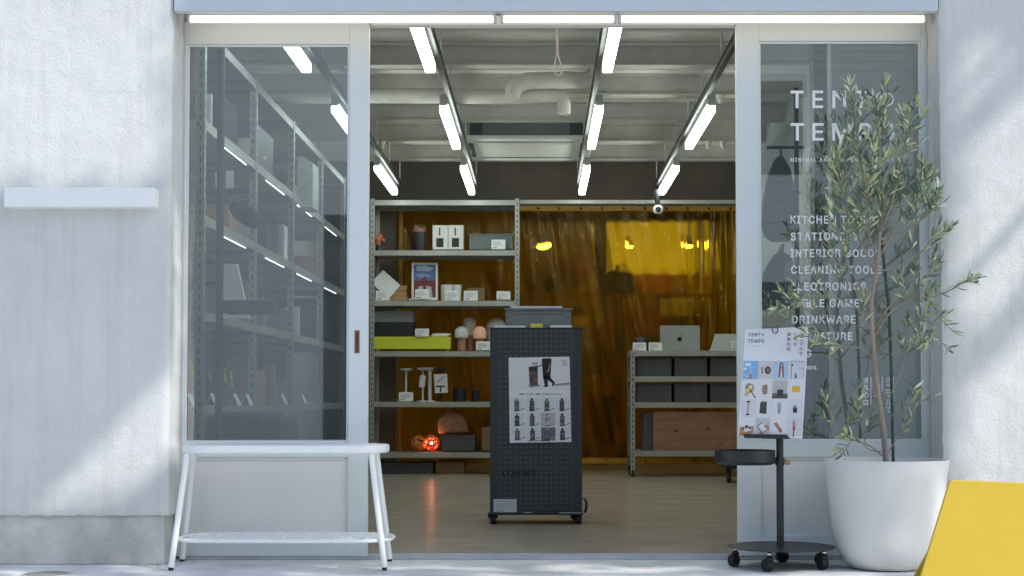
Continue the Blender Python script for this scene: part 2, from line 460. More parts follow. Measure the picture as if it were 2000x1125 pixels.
def stucco_wall(name, x0, x1, z0, z1, edge, label):
    """the front is a fine relief, the edge beside the shop opening is worn and rounded"""
    m = M(); st = .017
    nx = int((x1 - x0) / st); nz = int((z1 - z0) / st)
    def P(i, k):
        x = x0 + (x1 - x0) * i / nx; z = z0 + (z1 - z0) * k / nz
        e = abs(x - edge)
        y = YW + .0035 * noise.noise((x * 9, z * 9, 3)) + .0022 * noise.noise((x * 30, z * 30, 9))
        if e < .03: y += (.03 - e) ** 2 * 9
        if k == 0:
            z += .006 * noise.noise((x * 22, 0, 5)); y += .006
        if (edge == x1 and i == nx) or (edge == x0 and i == 0):
            x += .004 * noise.noise((0, z * 14, 7)) + .002 * noise.noise((0, z * 45, 2))
        return (x, y, z)
    vs = [P(i, k) for k in range(nz + 1) for i in range(nx + 1)]
    fs = [(k * (nx + 1) + i, k * (nx + 1) + i + 1, (k + 1) * (nx + 1) + i + 1, (k + 1) * (nx + 1) + i) for k in range(nz) for i in range(nx)]
    n0 = len(vs)
    col = nx if edge == x1 else 0
    back = []
    for k in range(nz + 1):
        p = vs[k * (nx + 1) + col]; vs.append((p[0], YD - .012, p[2]))
    for k in range(nz):
        a = k * (nx + 1) + col; b = (k + 1) * (nx + 1) + col
        f = (a, n0 + k, n0 + k + 1, b)
        fs.append(f if edge == x1 else f[::-1])
    # underside of the render coat
    n1 = len(vs)
    for i in range(nx + 1):
        p = vs[i]; vs.append((p[0], YD - .012, p[2]))
    for i in range(nx):
        fs.append((i, n1 + i, n1 + i + 1, i + 1)[::-1])
    m.add(vs, fs)
    # the thickness behind, closed on the far sides
    o = obj(name, m, STUCCO, smooth=True, angle=60)
    return tag(o, label, "wall")
ZP = ZZ(1007, YW)
stucco_wall("rendered_wall", -3.3, XL, ZP, 3.6, XL, "white rough rendered wall left of the shop doors, over a concrete plinth")
stucco_wall("rendered_wall", XR, 3.6, -.01, 3.6, XR, "white rough rendered wall beside the potted olive, reaching down to the ground")
XP = XX(320, YW + .02, 1050)
m = M().box(-3.3, XP, YW + .02, YD - .02, 0, ZP + .004)
tag(obj("plinth", m, PLINTH, bevel=.006), "stained bare concrete plinth under the rendered wall behind the bench leg", "plinth")

# building shell behind the render (keeps the light out)
m = M().box(-3.3, XL - .04, YD + .06, YD + .14, 0, 3.6); struct("inner_wall", m, INWALL)
m = M().box(XR + .04, 3.6, YD + .06, YD + .14, 0, 3.6); struct("inner_wall", m, PALEWALL)
m = M().box(-3.3, 3.6, YD + .061, YD + .139, 2.43, 3.6); struct("inner_wall", m, INWALL)
m = M().box(-2.68, -2.05, YD + .141, 17.4, 0, ZC); struct("inner_wall", m, mat("grey_mauve_wall", (.32, .29, .285), .8, var=.1, scale=2))
m = M().box(1.86, 2.6, YD + .141, 17.4, 0, ZC); struct("inner_wall", m, PALEWALL)
m = M().box(-2.6, 2.6, 17.3, 17.4, 0, ZC); struct("inner_wall", m, ROOMW)
m = M().box(-2.049, 1.859, 13.86, 13.96, 2.47, ZC - .001); struct("inner_wall", m, INWALL)
m = M().box(-2.049, XX(772, 13.85), 13.84, 13.94, .015, 2.47); struct("inner_wall", m, INWALL)

# lintel, soffit, door header
m = M().box(XX(341, YW, 10), XX(1831, YW, 10), YW - .012, YW + .035, ZLB, 3.2)
li = obj("lintel_beam", m, LINTEL, bevel=.004)
tag(li, "pale blue-grey painted lintel beam across the top of the shopfront", "lintel")
m = M().box(XL + .002, XR - .002, YW + .036, YD + .06, ZLB + .055, ZLB + .12)
sf = obj("soffit_board", m, PANEL, li)
m = M(); m.box(XL + .012, XR - .012, YW + .045, YW + .075, ZLB + .028, ZLB + .054)
for px in (508, 810, 1012, 1162, 1355, 1660):
    x = XX(px, YW, 30); m.box(x - .012, x + .012, YW + .04, YW + .048, ZLB + .012, ZLB + .03)
obj("mounting_batten", m, FRAME, li)
m = M()
m.box(XL + .003, XR - .003, YD + .045, YD + .059, ZZ(54, YD + .05), 2.42)
m.box(XX(722, YD), XX(1440, YD), YD + .01, YD + .044, ZZ(48, YD), 2.38)
obj("track_header", m, PANEL, li, bevel=.002)

# warm strip lights
for (a, b, lab) in ((367, 969, "long warm white strip light under the lintel, above the bench"),
                    (978, 1204, "shortest warm strip light, in the middle under the lintel, above the pull cord"),
                    (1208, 1809, "long warm white strip light under the lintel, above the potted olive")):
    x0, x1 = XX(a, YW + .09, 35), XX(b, YW + .09, 35)
    t = thing("strip_light", lab, "light", ((x0 + x1) / 2, YW + .09, ZZ(41, YW + .07)), "strip lights under the lintel")
    d = M().box(x0 + .012, x1 - .012, YW + .078, YW + .112, ZZ(41.5, YW + .08), ZZ(32.5, YW + .08))
    obj("diffuser", d, WARM, t, bevel=.006)
    d = M().box(x0, x0 + .011, YW + .077, YW + .113, ZZ(43, YW + .08), ZZ(29, YW + .08)).box(x1 - .011, x1, YW + .077, YW + .113, ZZ(43, YW + .08), ZZ(29, YW + .08))
    d.box(x0, x1, YW + .079, YW + .111, ZZ(30.5, YW + .08), ZLB + .053)
    obj("housing", d, FRAME, t)

# pull cord with loop
Yc = 6.62
m = M(); pts1 = []; pts2 = []
z0, z1 = ZZ(44, Yc), ZZ(108, Yc); xc = XX(1087, Yc, 80)
for i in range(90):
    f = i / 89; a = f * 2 * math.pi * 9
    c = Vector((xc + .004 * f, Yc, z0 + (z1 - z0) * f)); o = Vector((math.cos(a), math.sin(a), 0)) * .0035
    pts1.append(c + o); pts2.append(c - o)
m.tube(pts1, .0033, 6); m.tube(pts2, .0033, 6)
cz = [(1088, 106), (1084, 120), (1082, 132), (1083, 140), (1087, 145), (1091, 147), (1096, 144), (1099, 138), (1098, 130), (1093, 118), (1089, 106)]
m.tube([W(x, y, Yc) for x, y in cz], .0033, 6)
tag(obj("pull_cord", m, CORD, smooth=True), "twisted pale rope with a loop end hanging over the open doorway", "cord")

# ------------------------------------------------------------------ sliding doors
def door(label, x_l, x_g0, x_g1, x_r, bot, top_rail, g_bot, p_top, p_bot, panel_x):
    X = lambda p: XX(p, YD)
    zt = ZZ(43, YD); zb = ZZ(bot, YD); zg1 = ZZ(top_rail, YD); zg0 = ZZ(g_bot, YD); zp1 = ZZ(p_top, YD); zp0 = ZZ(p_bot, YD)
    t = thing("sliding_door", label, "door", ((X(x_l) + X(x_r)) / 2, YD + .02, zb), "sliding doors of the shop")
    m = M(); y0, y1 = YD, YD + .04
    m.box(X(x_l), X(x_g0), y0, y1, zb, zt); m.box(X(x_g1), X(x_r), y0, y1, zb, zt)
    m.box(X(x_g0), X(x_g1), y0, y1 - .0005, zg1, zt - .0005); m.box(X(x_g0), X(x_g1), y0, y1 - .0005, zp1, zg0); m.box(X(x_g0), X(x_g1), y0, y1 - .0005, zb + .0005, zp0)
    obj("frame", m, FRAME, t, bevel=.0025)
    m = M(); b = .010   # glazing bead
    for (a0, a1, c0, c1) in ((X(x_g0), X(x_g0) + b, zg0, zg1), (X(x_g1) - b, X(x_g1), zg0, zg1), (X(x_g0) + b, X(x_g1) - b, zg1 - b, zg1), (X(x_g0) + b, X(x_g1) - b, zg0, zg0 + b)):
        m.box(a0, a1, YD + .009, YD + .019, c0, c1)
    obj("glazing_bead", m, FRAME, t, bevel=.0015)
    m = M().box(X(x_g0) + .002, X(x_g1) - .002, YD + .021, YD + .026, zg0, zg1)
    g = obj("glass_pane", m, GLASS, t)
    m = M().box(X(x_g0), X(x_g1), YD + .016, YD + .026, zp0 - .001, zp1 + .001)
    obj("lower_panel", m, PANEL, t)
    m = M(); a0, a1 = X(panel_x[0]), X(panel_x[1])
    if a0 > X(x_g0) + .02: m.box(X(x_g0), a0, YD + .006, YD + .015, zp0, zp1)
    if a1 < X(x_g1) - .02: m.box(a1, X(x_g1), YD + .006, YD + .015, zp0, zp1)
    m.box(max(a0, X(x_g0)), min(a1, X(x_g1)), YD + .007, YD + .015, zp1 - .012, zp1)
    if m.v: obj("panel_bead", m, FRAME, t, bevel=.002)
    return t
dl = door("glazed white sliding door behind the bench, with a brass pull", 344, 361, 681, 719, 1087, 86, 865, 893, 1046, (366, 676))
m = M()
z0, z1 = ZZ(690, YD), ZZ(645, YD); x0, x1 = XX(693, YD), XX(703, YD)
m.box(x0, x1, YD - .003, YD + .001, z0, z1)
ph = obj("pull_handle", m, BRASS, dl, bevel=.002)
m = M().box(x0 + .005, x1 - .005, YD - .0042, YD - .003, z0 + .006, z1 - .006)
obj("finger_recess", m, mat("dark_brass", (.14, .07, .04), .4, metal=.5, var=.3, scale=30), ph)
dr = door("glazed white sliding door behind the potted olive, with white shop lettering", 1440, 1484, 1803, 1818, 1086, 80, 862, 893, 1046, (1486, 1803))

# lettering on the right-hand glass
mp = YPlane(YD + .0195)
def T(s, x0, y0, x1, y1, b=.010, sp=1.0):
    g = M(); text(g, mp, s, x0, y0, x1, y1, bold=b, spacing=sp, lift=0); obj("lettering", g, VINYL, dr)
T("TENT", 1544, 177, 1695, 211, sp=1.42, b=.012); T("\u306e", 1717, 181, 1746, 208, b=.0)
T("TEMPO", 1544, 240, 1748, 275, sp=1.36, b=.012)
T("MINIMAL AND CONVENIENT TOOLS", 1544, 308, 1746, 316, sp=1.3, b=.014)
for s, y0, y1, x0, x1 in (("KITCHEN TOOLS", 421, 437, 1544, 1708), ("STATIONERY", 454, 470, 1544, 1678), ("INTERIOR GOODS", 486.5, 502.5, 1544, 1720),
                          ("CLEANING TOOLS", 519, 535, 1545, 1722), ("ELECTRONICS", 551.5, 567.5, 1546, 1692), ("TABLE GAME", 584, 600, 1546, 1678),
                          ("DRINKWARE", 616, 632, 1547, 1671), ("FURNITURE", 649, 664.5, 1547, 1665), ("BAG", 682, 698, 1547, 1588)):
    T(s, x0, y0, x1, y1, sp=1.16, b=.019)
T("and more.", 1547, 712, 1597, 722, sp=1.05, b=.02)
def vertical(mm, mpp, s, xc, y0, cell, sz, col=None, lift=0, b=.012, slope=0.0):
    for i, ch in enumerate(s):
        y = y0 + i * cell; x = xc + slope * (y - y0)
        text(mm, mpp, ch, x - sz / 2, y, x + sz / 2, y + sz, col=col, bold=b, lift=lift)
for s_, xc_, x, y in (("\u9053\u5177\u306e\u5e97", 1691, 1701, 792), ("\u4fbf\u5229\u306a", 1713, 1723, 764), ("\u30df\u30cb\u30de\u30eb\u3067", 1736, 1745, 791)):
    g = M(); vertical(g, mp, s_, xc_, 737, 14.3, 12); g.rect(mp, x - .8, 736, x + .8, y, None, 0); obj("lettering", g, VINYL, dr)

m = M()
m.box(XL + .003, XR - .003, YD - .012, YD + .11, .001, .012)
for y in (YD + .004, YD + .034, YD + .064, YD + .092): m.box(XL + .004, XR - .004, y, y + .006, .012, .017)
tag(obj("door_track", m, mat("worn_aluminium", (.50, .52, .54), .4, metal=.4, var=.15), bevel=.001), "grooved aluminium floor track under the two sliding doors", "door track")

# ------------------------------------------------------------------ inside: ceiling beams, rails, lamps
Y0 = 6.9
for i, Y in enumerate((7.45, 8.40, 9.36, 10.30, 11.24, 12.18, 13.12)):
    m = M(); m.box(-2.049, 1.859, Y - .05, Y + .05, 2.80, 2.812); m.box(-2.049, 1.859, Y - .006, Y + .006, 2.812, 2.938); m.box(-2.049, 1.859, Y - .05, Y + .05, 2.938, 2.949)
    if i in (3, 5):
        for xx in (-1.55, -1.42, -1.3, 1.25, 1.38, 1.5):
            m.cyl((xx, Y - .055, 2.80), (xx, Y - .055, 2.74), .03, .012, 8)
    struct("ceiling_beam", m, BEAM)
m = M()
for k in range(20):
    Y = 6.8 + k * .36; m.box(-2.049, 1.859, Y, Y + .10, ZC - .022, ZC - .0005)
struct("ceiling_ribs", m, CEIL)

COLX = (-1.28, -.602, .368, 1.068); ROWY = (6.70, 9.22, 11.62); LZ = 2.505
for i, x in enumerate(COLX):
    s = .035 if x < 0 else -.035
    t = thing("lighting_rail", ("dark lighting rail along the ceiling, furthest left, above the tall side shelving",
                                "dark lighting rail along the ceiling, ending over the left of the air conditioner",
                                "dark lighting rail along the ceiling, passing right of the air conditioner",
                                "dark lighting rail along the ceiling, furthest right, carrying the security camera")[i], "lighting rail", (x + s, 9.8, 2.57), "lighting rails on the ceiling")
    m = M().box(x + s - .014, x + s + .014, 6.66, 13.15, 2.565, 2.60)
    m.box(x + s - .020, x + s + .020, 6.66, 13.15, 2.601, 2.606)
    obj("rail", m, mat("rail_metal", (.11, .11, .11), .45, metal=.7, var=.2) if i == 0 else bpy.data.materials["rail_metal"], t)
    for Y in (7.45, 8.40, 9.36, 10.30, 11.24, 12.18, 13.10): obj("hanger_rod", M().cyl((x + s, Y, 2.606), (x + s, Y, 2.80), .006, seg=6), BEAM, t)
lab = {(0, 0): "lit white linear light seen through the left door's glass, nearest the street", (1, 0): "lit white linear light near the doorway, left of the pull cord",
       (2, 0): "lit white linear light near the doorway, right of the pull cord",
       (0, 1): "lit white linear light half hidden by the left door's stile", (1, 1): "lit white linear light above the left corner of the air conditioner",
       (2, 1): "lit white linear light above the right corner of the air conditioner", (3, 1): "lit white linear light on the right rail, the larger of two",
       (0, 2): "lit white linear light over the left end of the back shelving", (1, 2): "lit white linear light beyond the air conditioner, on its left rail",
       (2, 2): "lit white linear light beyond the air conditioner, on its right rail", (3, 2): "lit white linear light just above the security camera"}
lamp0 = None
for (i, j), lb in lab.items():
    x, Y = COLX[i], ROWY[j]
    if lamp0 is None:
        t = thing("linear_light", lb, "light", (x, Y, LZ - .03), "linear lights under the shop ceiling")
        obj("diffuser", M().box(x - .0265, x + .0265, Y, Y + 1.38, LZ - .026, LZ + .026), LED, t, bevel=.006)
        obj("housing", M().box(x - .025, x + .025, Y - .012, Y + 1.392, LZ + .027, LZ + .060).box(x - .022, x + .022, Y - .05, Y - .0125, LZ + .012, LZ + .075), BEAM, t)
        lamp0 = t; base = (x, Y)
    else:
        dup(lamp0, (x - base[0], Y - base[1], 0), lb)

# air conditioner cassette
x0, x1 = XX(897, 11.7, 275), XX(1160, 11.7, 275); yb = 11.7
t = thing("air_conditioner", "white ceiling cassette air conditioner between the lighting rails", "air conditioner", ((x0 + x1) / 2, 12.2, 2.70))
z = ZZ(272, yb)
m = M().box(x0, x1, yb, yb + 1.05, z, z + .035); obj("panel", m, WPLASTIC, t, bevel=.01)
m = M()
for (a, b, c, d) in ((.14, .90, .10, .15), (.14, .90, .88, .93)): m.box(x0 + a, x1 - (1.06 - .9) + 0, yb + c, yb + d, z - .002, z - .0005)
m.box(x0 + .06, x0 + .10, yb + .18, yb + .86, z - .002, z - .0005); m.box(x1 - .10, x1 - .06, yb + .18, yb + .86, z - .002, z - .0005)
obj("louvre", m, DGREY, t)
m = M().box(x0 + .17, x1 - .17, yb + .2, yb + .84, z - .006, z - .0005); obj("intake_grille", m, BEAM, t, bevel=.003)
m = M().box(x0 + .08, x1 - .02, yb + .06, yb + .98, z + .036, z + .19); bd = obj("body", m, mat("dark_blue_metal", (.06, .075, .085), .5, var=.2), t, bevel=.005)
m = M().box(x0 + .18, x1 - .19, yb + .05, yb + .0595, z + .045, z + .175); obj("insulation_panel", m, mat("grey_insulation", (.17, .19, .20), .7, var=.1), t)
# wrapped ducts
Yq = 9.85
def pts(l, Y=Yq): return [W(x, y, Y) for x, y in l]
t = thing("wrapped_duct", "pale cloth-wrapped duct with an elbow running under the ceiling beams", "duct", W(1000, 200, Yq))
m = M(); q = pts([(560, 188), (700, 187), (800, 187), (900, 188), (985, 189), (1040, 187), (1080, 186), (1096, 190), (1102, 202), (1102, 222)])
m.tube(q, [.050, .049, .051, .049, .05, .049, .047, .048, .045, .042], 14)
obj("main_pipe", m, DUCT, t, smooth=True)
m = M(); q = pts([(1000, 188), (1003, 175), (1012, 164), (1030, 158), (1070, 157), (1110, 156), (1140, 157), (1154, 150), (1160, 138)], Yq - .07)
m.tube(q, [.05, .056, .06, .058, .056, .057, .053, .046, .04], 14)
obj("branch_pipe", m, DUCT, t, smooth=True)

# security camera on the right rail end
Yq = 12.95; c = W(1285, 409, Yq)
t = thing("security_camera", "small white round security camera with a black lens below the right rail", "camera", c)
m = M(); m.lathe([(0.0, -.04), (.025, -.037), (.042, -.02), (.046, 0), (.042, .02), (.025, .037), (0, .04)], c.x, c.y, c.z, 18); obj("camera_body", m, WPLASTIC, t, smooth=True)
m = M().cyl(c + Vector((0, -.03, -.004)), c + Vector((0, -.05, -.005)), .026, .022, 16); obj("lens", m, RUBBER, t)
m = M().cyl(c + Vector((0, 0, .035)), c + Vector((-.02, 0, .17)), .022, .03, 10); obj("bracket", m, BLACK, t)

# ------------------------------------------------------------------ shelving
LEV = (2.46, 2.01, 1.56, 1.11, .66, .21)
def upright(m, x, y, z0, z1, sx, sy, slots=True):
    wd = .038
    m.box(x, x + sx * wd, y, y + sy * .003, z0, z1)
    m.box(x, x + sx * .003, y + sy * .003, y + sy * wd, z0, z1)
    if slots:
        z = z0 + .04
        while z < z1 - .03:
            m.box(x + sx * .014, x + sx * .022, y - sy * .0008, y - sy * .0002, z, z + .024, mi=1)
            m.box(x - sx * .0008, x - sx * .0002, y + sy * .014, y + sy * .022, z + .012, z + .034, mi=1)
            z += .05
def shelf_unit(name, label, xs, ys, levels, z0, z1, long_axis='x', beam=.046):
    xa, xb = xs[0], xs[-1]; ya, yb = ys[0], ys[-1]
    t = thing(name, label, "shelving unit", ((xa + xb) / 2, (ya + yb) / 2, z0))
    for ix, x in enumerate(xs):
        for iy, y in enumerate(ys):
            m = M(); sx = 1 if ix < len(xs) - 1 else -1; sy = 1 if iy < len(ys) - 1 else -1
            upright(m, x, y, z0, z1, sx, sy); obj("upright", m, [STEEL, SLOT], t)
    for z in levels:
        for ix in range(len(xs) - 1):
            for iy in range(len(ys) - 1):
                a, b = xs[ix] + .0035, xs[ix + 1] - .0035; c, d = ys[iy] + .0035, ys[iy + 1] - .0035
                m = M(); m.box(a, b, c, d, z - .003, z)
                for (p0, p1, q0, q1) in ((a, b, c, c + .004), (a, b, d - .004, d), (a, a + .004, c + .004, d - .004), (b - .004, b, c + .004, d - .004)):
                    m.box(p0, p1, q0, q1, z - beam, z - .0032)
                m.box(a, b, c + .004, c + .02, z - beam, z - beam + .003)
                for (bx, by) in ((a + .025, c - .004), (b - .025, c - .004)):
                    m.cyl((bx, by + .004, z - beam / 2), (bx, by - .003, z - beam / 2), .006, seg=8, mi=1)
                obj("shelf_board", m, [STEEL, SLOT], t)
    return t
YB = 13.2
bx0, bx1 = XX(723, YB), XX(1014, YB)
back = shelf_unit("steel_shelving", "tall grey slotted steel shelving against the amber curtain at the back", (bx0, bx1), (YB, YB + .42), LEV, .016, 2.475)
m = M().box(bx1 + .004, 1.857, YB + .01, YB + .04, 2.43, 2.462); obj("tie_beam", m, STEEL, back)
XS = -1.575
side = shelf_unit("steel_shelving", "long grey slotted steel shelving along the left side wall, seen through door glass", (-2.03, XS), (6.93, 8.2, 9.45, 10.7, 11.95), LEV, .016, 2.475, 'y')
m = M()
for z in (LEV[1], LEV[2]):
    for Y in (7.35, 8.55, 9.65, 10.9): m.box(XS - .014, XS - .009, Y, Y + .62, z - .056, z - .052)
obj("light_strip", m, STRIP, side)
YK = 12.8
cx0 = XX(1231, YK); cl = [ZZ(y, YK) for y in (685, 735, 786, 881)]
counter = shelf_unit("low_shelving", "low grey slotted steel shelving on casters, with a laptop on top", (cx0, 1.80), (YK, YK + .45), cl, ZZ(925, YK), cl[0] + .004)
for x in (cx0 + .02, 1.78):
    for y in (YK + .03, YK + .42):
        m = M(); m.cyl((x - .012, y, .055), (x + .012, y, .055), .038, seg=14); m.box(x - .02, x + .02, y - .02, y + .02, .094, ZZ(925, YK) + .003); obj("caster", m, RUBBER, counter)

# ------------------------------------------------------------------ small goods: helpers
def card(px0, py0, px1, py1, Y, label, group="white price cards", tilt=.02):
    """a folded white card with printed lines"""
    x0, x1 = XX(px0, Y, py0), XX(px1, Y, py0); zb, zt = ZZ(py1, Y), ZZ(py0, Y)
    m = M()
    a, b, c, d = (x0, Y - tilt, zb), (x1, Y - tilt, zb), (x1, Y, zt), (x0, Y, zt); e, f = (x1, Y + tilt + .012, zb), (x0, Y + tilt + .012, zb)
    m.prism([Vector(a), Vector(b), Vector(c), Vector(d)], .0012, col=(.74, .75, .76)); m.prism([Vector(d) + Vector((0, .002, 0)), Vector(c) + Vector((0, .002, 0)), Vector(e), Vector(f)], .0012, (0, 1, 0), col=(.7, .71, .72))
    w_ = px1 - px0; h_ = py1 - py0
    pl = Plane(a, Vector((0, -(zt - zb), tilt)))
    for k in range(5):
        m.rect(pl, px0 + w_ * .1, py0 + h_ * (.2 + .1 * k), px0 + w_ * rnd.uniform(.6, .92), py0 + h_ * (.235 + .1 * k), (.36, .36, .37), .0016)
    m.rect(pl, px0 + w_ * .1, py0 + h_ * .8, px0 + w_ * .42, py0 + h_ * .87, (.05, .05, .05), .0016)
    return tag(obj("price_card", m, PRINT), label, "card", group)

def box_item(name, label, cat, px0, py0, px1, py1, Y, d, mt, bevel=.004, group=None):
    m = M().pbox(px0, py0, px1, py1, Y, d)
    return tag(obj(name, m, mt, bevel=bevel), label, cat, group)

def crate(label, px0, py0, px1, py1, Y, d, mt=GREY, group=None, rim=.012):
    x0, x1 = XX(px0, Y, py0), XX(px1, Y, py0); z0, z1 = ZZ(py1, Y), ZZ(py0, Y)
    t = thing("storage_crate", label, "crate", ((x0 + x1) / 2, Y + d / 2, z0), group)
    m = M(); th = .006; i = .008
    m.box(x0 + i, x1 - i, Y + i, Y + i + th, z0, z1 - rim); m.box(x0 + i, x1 - i, Y + d - i - th, Y + d - i, z0, z1 - rim)
    m.box(x0 + i, x0 + i + th, Y + i + th, Y + d - i - th, z0, z1 - rim); m.box(x1 - i - th, x1 - i, Y + i + th, Y + d - i - th, z0, z1 - rim)
    m.box(x0 + i + th, x1 - i - th, Y + i + th, Y + d - i - th, z0, z0 + th)
    wx = x1 - x0
    for f in (.12, .88): m.box(x0 + wx * f - .004, x0 + wx * f + .004, Y + .002, Y + i - .0005, z0 + .004, z1 - rim)
    m.box(x0 + wx * .12 + .0045, x0 + wx * .88 - .0045, Y + .003, Y + i - .0005, z1 - rim - .02, z1 - rim - .014)
    m.box(x0 + .004, x0 + wx * .12 - .0045, Y + .003, Y + i - .0005, z1 - rim - (z1 - z0) * .32, z1 - rim - (z1 - z0) * .26)
    m.box(x0 + wx * .88 + .0045, x1 - .004, Y + .003, Y + i - .0005, z1 - rim - (z1 - z0) * .32, z1 - rim - (z1 - z0) * .26)
    obj("shell", m, mt, t, bevel=.0012)
    m = M()
    m.box(x0, x1, Y, Y + .014, z1 - rim, z1); m.box(x0, x1, Y + d - .014, Y + d, z1 - rim, z1); m.box(x0, x0 + .014, Y + .014, Y + d - .014, z1 - rim, z1); m.box(x1 - .014, x1, Y + .014, Y + d - .014, z1 - rim, z1)
    obj("rim", m, mt, t, bevel=.002)
    return t

def dome(cx, top, base, halfw, Y, mt, name, label, cat, pedestal=None, pmat=None):
    x = XX(cx, Y, base); r = halfw * Y / F; zb = ZZ(base, Y); zt = ZZ(top, Y); h = zt - zb
    z0 = ZZ(pedestal, Y) if pedestal else zb
    t = thing(name, label, cat, (x, Y, z0), "rounded table lamps on the shelf")
    n = 9
    prof = [(r * .93, 0.0)] + [(r, max(.001, h - r) * k / 3) for k in range(1, 4)]
    prof += [(r * math.cos(math.pi / 2 * k / n), max(.001, h - r) + min(r, h) * math.sin(math.pi / 2 * k / n)) for k in range(1, n)] + [(0, h)]
    obj("shade", M().lathe(prof, x, Y, zb, 28), mt, t, smooth=True)
    if pedestal:
        pr = r * .62
        obj("pedestal", M().lathe([(pr, 0), (pr, zb - z0)], x, Y, z0, 24), pmat, t, smooth=True)
    return t

YI = YB + .10
# shelf 2 (cards, boxes)
c = W(740, 470, YI)
t = thing("toy_figure", "small coral knobbly toy figure on a black foot, far left of its shelf", "toy", (c.x, YI, LEV[1]))
m = M()
for (a, b, r) in ((738, 468, 8), (742, 462, 6), (733, 464, 5), (748, 469, 4), (738, 475, 6)):
    p = W(a, b, YI); rr = r * YI / F; m.lathe([(0, -rr), (rr * .7, -rr * .7), (rr, 0), (rr * .7, rr * .7), (0, rr)], p.x, p.y, p.z, 12)
obj("body", m, CORAL, t, smooth=True); obj("foot", M().cyl((c.x, YI, LEV[1]), (c.x, YI, ZZ(479, YI)), .032, .028, 16), BLACK, t)
c = W(818, 470, YI); r = 14 * YI / F
t = thing("canister", "black cylindrical canister with a pinkish lid on the upper shelf", "canister", (c.x, YI, LEV[1]))
obj("body", M().lathe([(r * .97, 0), (r, .01), (r, ZZ(452, YI) - LEV[1])], c.x, YI + r, LEV[1], 28), BLACK, t, smooth=True)
obj("lid", M().lathe([(r * .98, 0), (r * .98, .03), (r * .9, .036)], c.x, YI + r, ZZ(452, YI), 28), mat("dusty_pink", (.30, .12, .10), .5), t, smooth=True)
for k, (a, lb) in enumerate(((845, "white box with a black square print, beside the canister"), (875.5, "white box with a black square print, beside the grey crate"))):
    m = M().pbox(a, 440, a + 29.5, 487, YI, .14, col=(.70, .71, .68)); p = YPlane(YI)
    m.rect(p, a + 7, 465, a + 21, 482.5, (.03, .03, .035)); m.rect(p, a + 12.5, 444.5, a + 15, 460, (.03, .03, .035))
    tag(obj("product_box", m, PRINT), lb, "box", "white boxes with black square prints")
crate("light grey crate behind a price card on the second highest shelf of the back shelving", 915, 457, 1002, 487, YI, .28, mat("blue_grey_plastic", (.16, .19, .19), .5))
card(960, 468, 987, 487, YI - .05, "price card in front of the grey crate on the upper shelf")
# shelf 3
m = M(); pl = Plane((0, YI, LEV[2]), (0, -1, .25)); q = [(748.5, 527), (782, 557.5), (759.5, 583), (724.5, 552)]
m.prism([pl(*a) for a in q[::-1]], .006, pl.n)
tag(obj("white_tile", m, PAPER, bevel=.001), "white square tile standing tilted on one corner", "tile")
card(734, 568, 761, 587, YI - .06, "price card in front of the tilted white tile")
m = M()
for k, (y0, y1) in enumerate(((558, 567), (567.6, 577), (577.6, 587))): m.pbox(764 - k * 1.5, y0, 795 - (k % 2), y1, YI + .05, .12)
tag(obj("wood_block_stack", m, WOOD, bevel=.002), "layered pale wood block beside the tilted tile", "wood block")
t = thing("picture_frame", "white framed picture of blue sky over red ground on the middle shelf", "picture", W(829, 585, YI))
pl = Plane((0, YI, LEV[2]), (0, -1, .12))
m = M(); m.prism([pl(x, y) for x, y in ((804, 586), (855, 586), (855, 513), (804, 513))], .012, pl.n); obj("frame", m, WPLASTIC, t, bevel=.002)
m = M(); m.rect(pl, 808, 517, 851, 548, (.08, .16, .34)); m.rect(pl, 808, 548, 851, 581, (.17, .03, .04))
m.poly(pl, [(812, 520), (830, 518), (848, 524), (838, 530), (815, 529)], (.34, .40, .50), .0013); m.poly(pl, [(810, 536), (826, 533), (845, 540), (820, 543)], (.25, .30, .42), .0013)
m.poly(pl, [(824, 548), (829, 538), (834, 548)], (.20, .04, .05), .0013); m.poly(pl, [(815, 581), (817, 560), (826, 558), (828, 581)], (.42, .40, .45), .0013); m.poly(pl, [(831, 581), (832, 558), (842, 560), (845, 581)], (.42, .40, .45), .0013)
obj("picture", m, PRINT, t)
card(811, 565, 838, 584, YI - .06, "price card in front of the framed picture")
box_item("paper_tray", "thin white paper tray lying under the framed picture", "tray", 798, 583, 852, 587, YI - .02, .12, PAPER, .002)
for a, b, h, lb in ((860, 884, 556, "white ceramic cup left of its twin, behind a price card"), (883, 901, 556, "white ceramic cup right of its twin, behind a price card")):
    x = XX((a + b) / 2, YI, 570); r = (b - a) / 2 * YI / F; hh = ZZ(h, YI) - LEV[2]
    m = M().lathe([(r * .82, 0), (r * .95, .02), (r, hh), (r - .006, hh), (r * .9, .03), (0, .028)], x, YI + .04, LEV[2], 28)
    tag(obj("cup", m, WPLASTIC, smooth=True), lb, "cup", "white cups on the shelf")
box_item("black_clip", "small black block standing between the two white cups", "block", 876, 556, 883, 565, YI + .07, .02, BLACK, .001)
card(870, 568, 897, 587, YI - .06, "price card in front of the two white cups")
card(906, 568, 933, 587, YI - .06, "price card in front of the low brown box")
box_item("brown_box", "low brown box behind a price card on the middle shelf", "box", 914, 562, 946, 586, YI + .08, .12, CARTON, .002)
card(970, 569, 997, 585, YI - .06, "price card alone at the right end of the middle shelf")
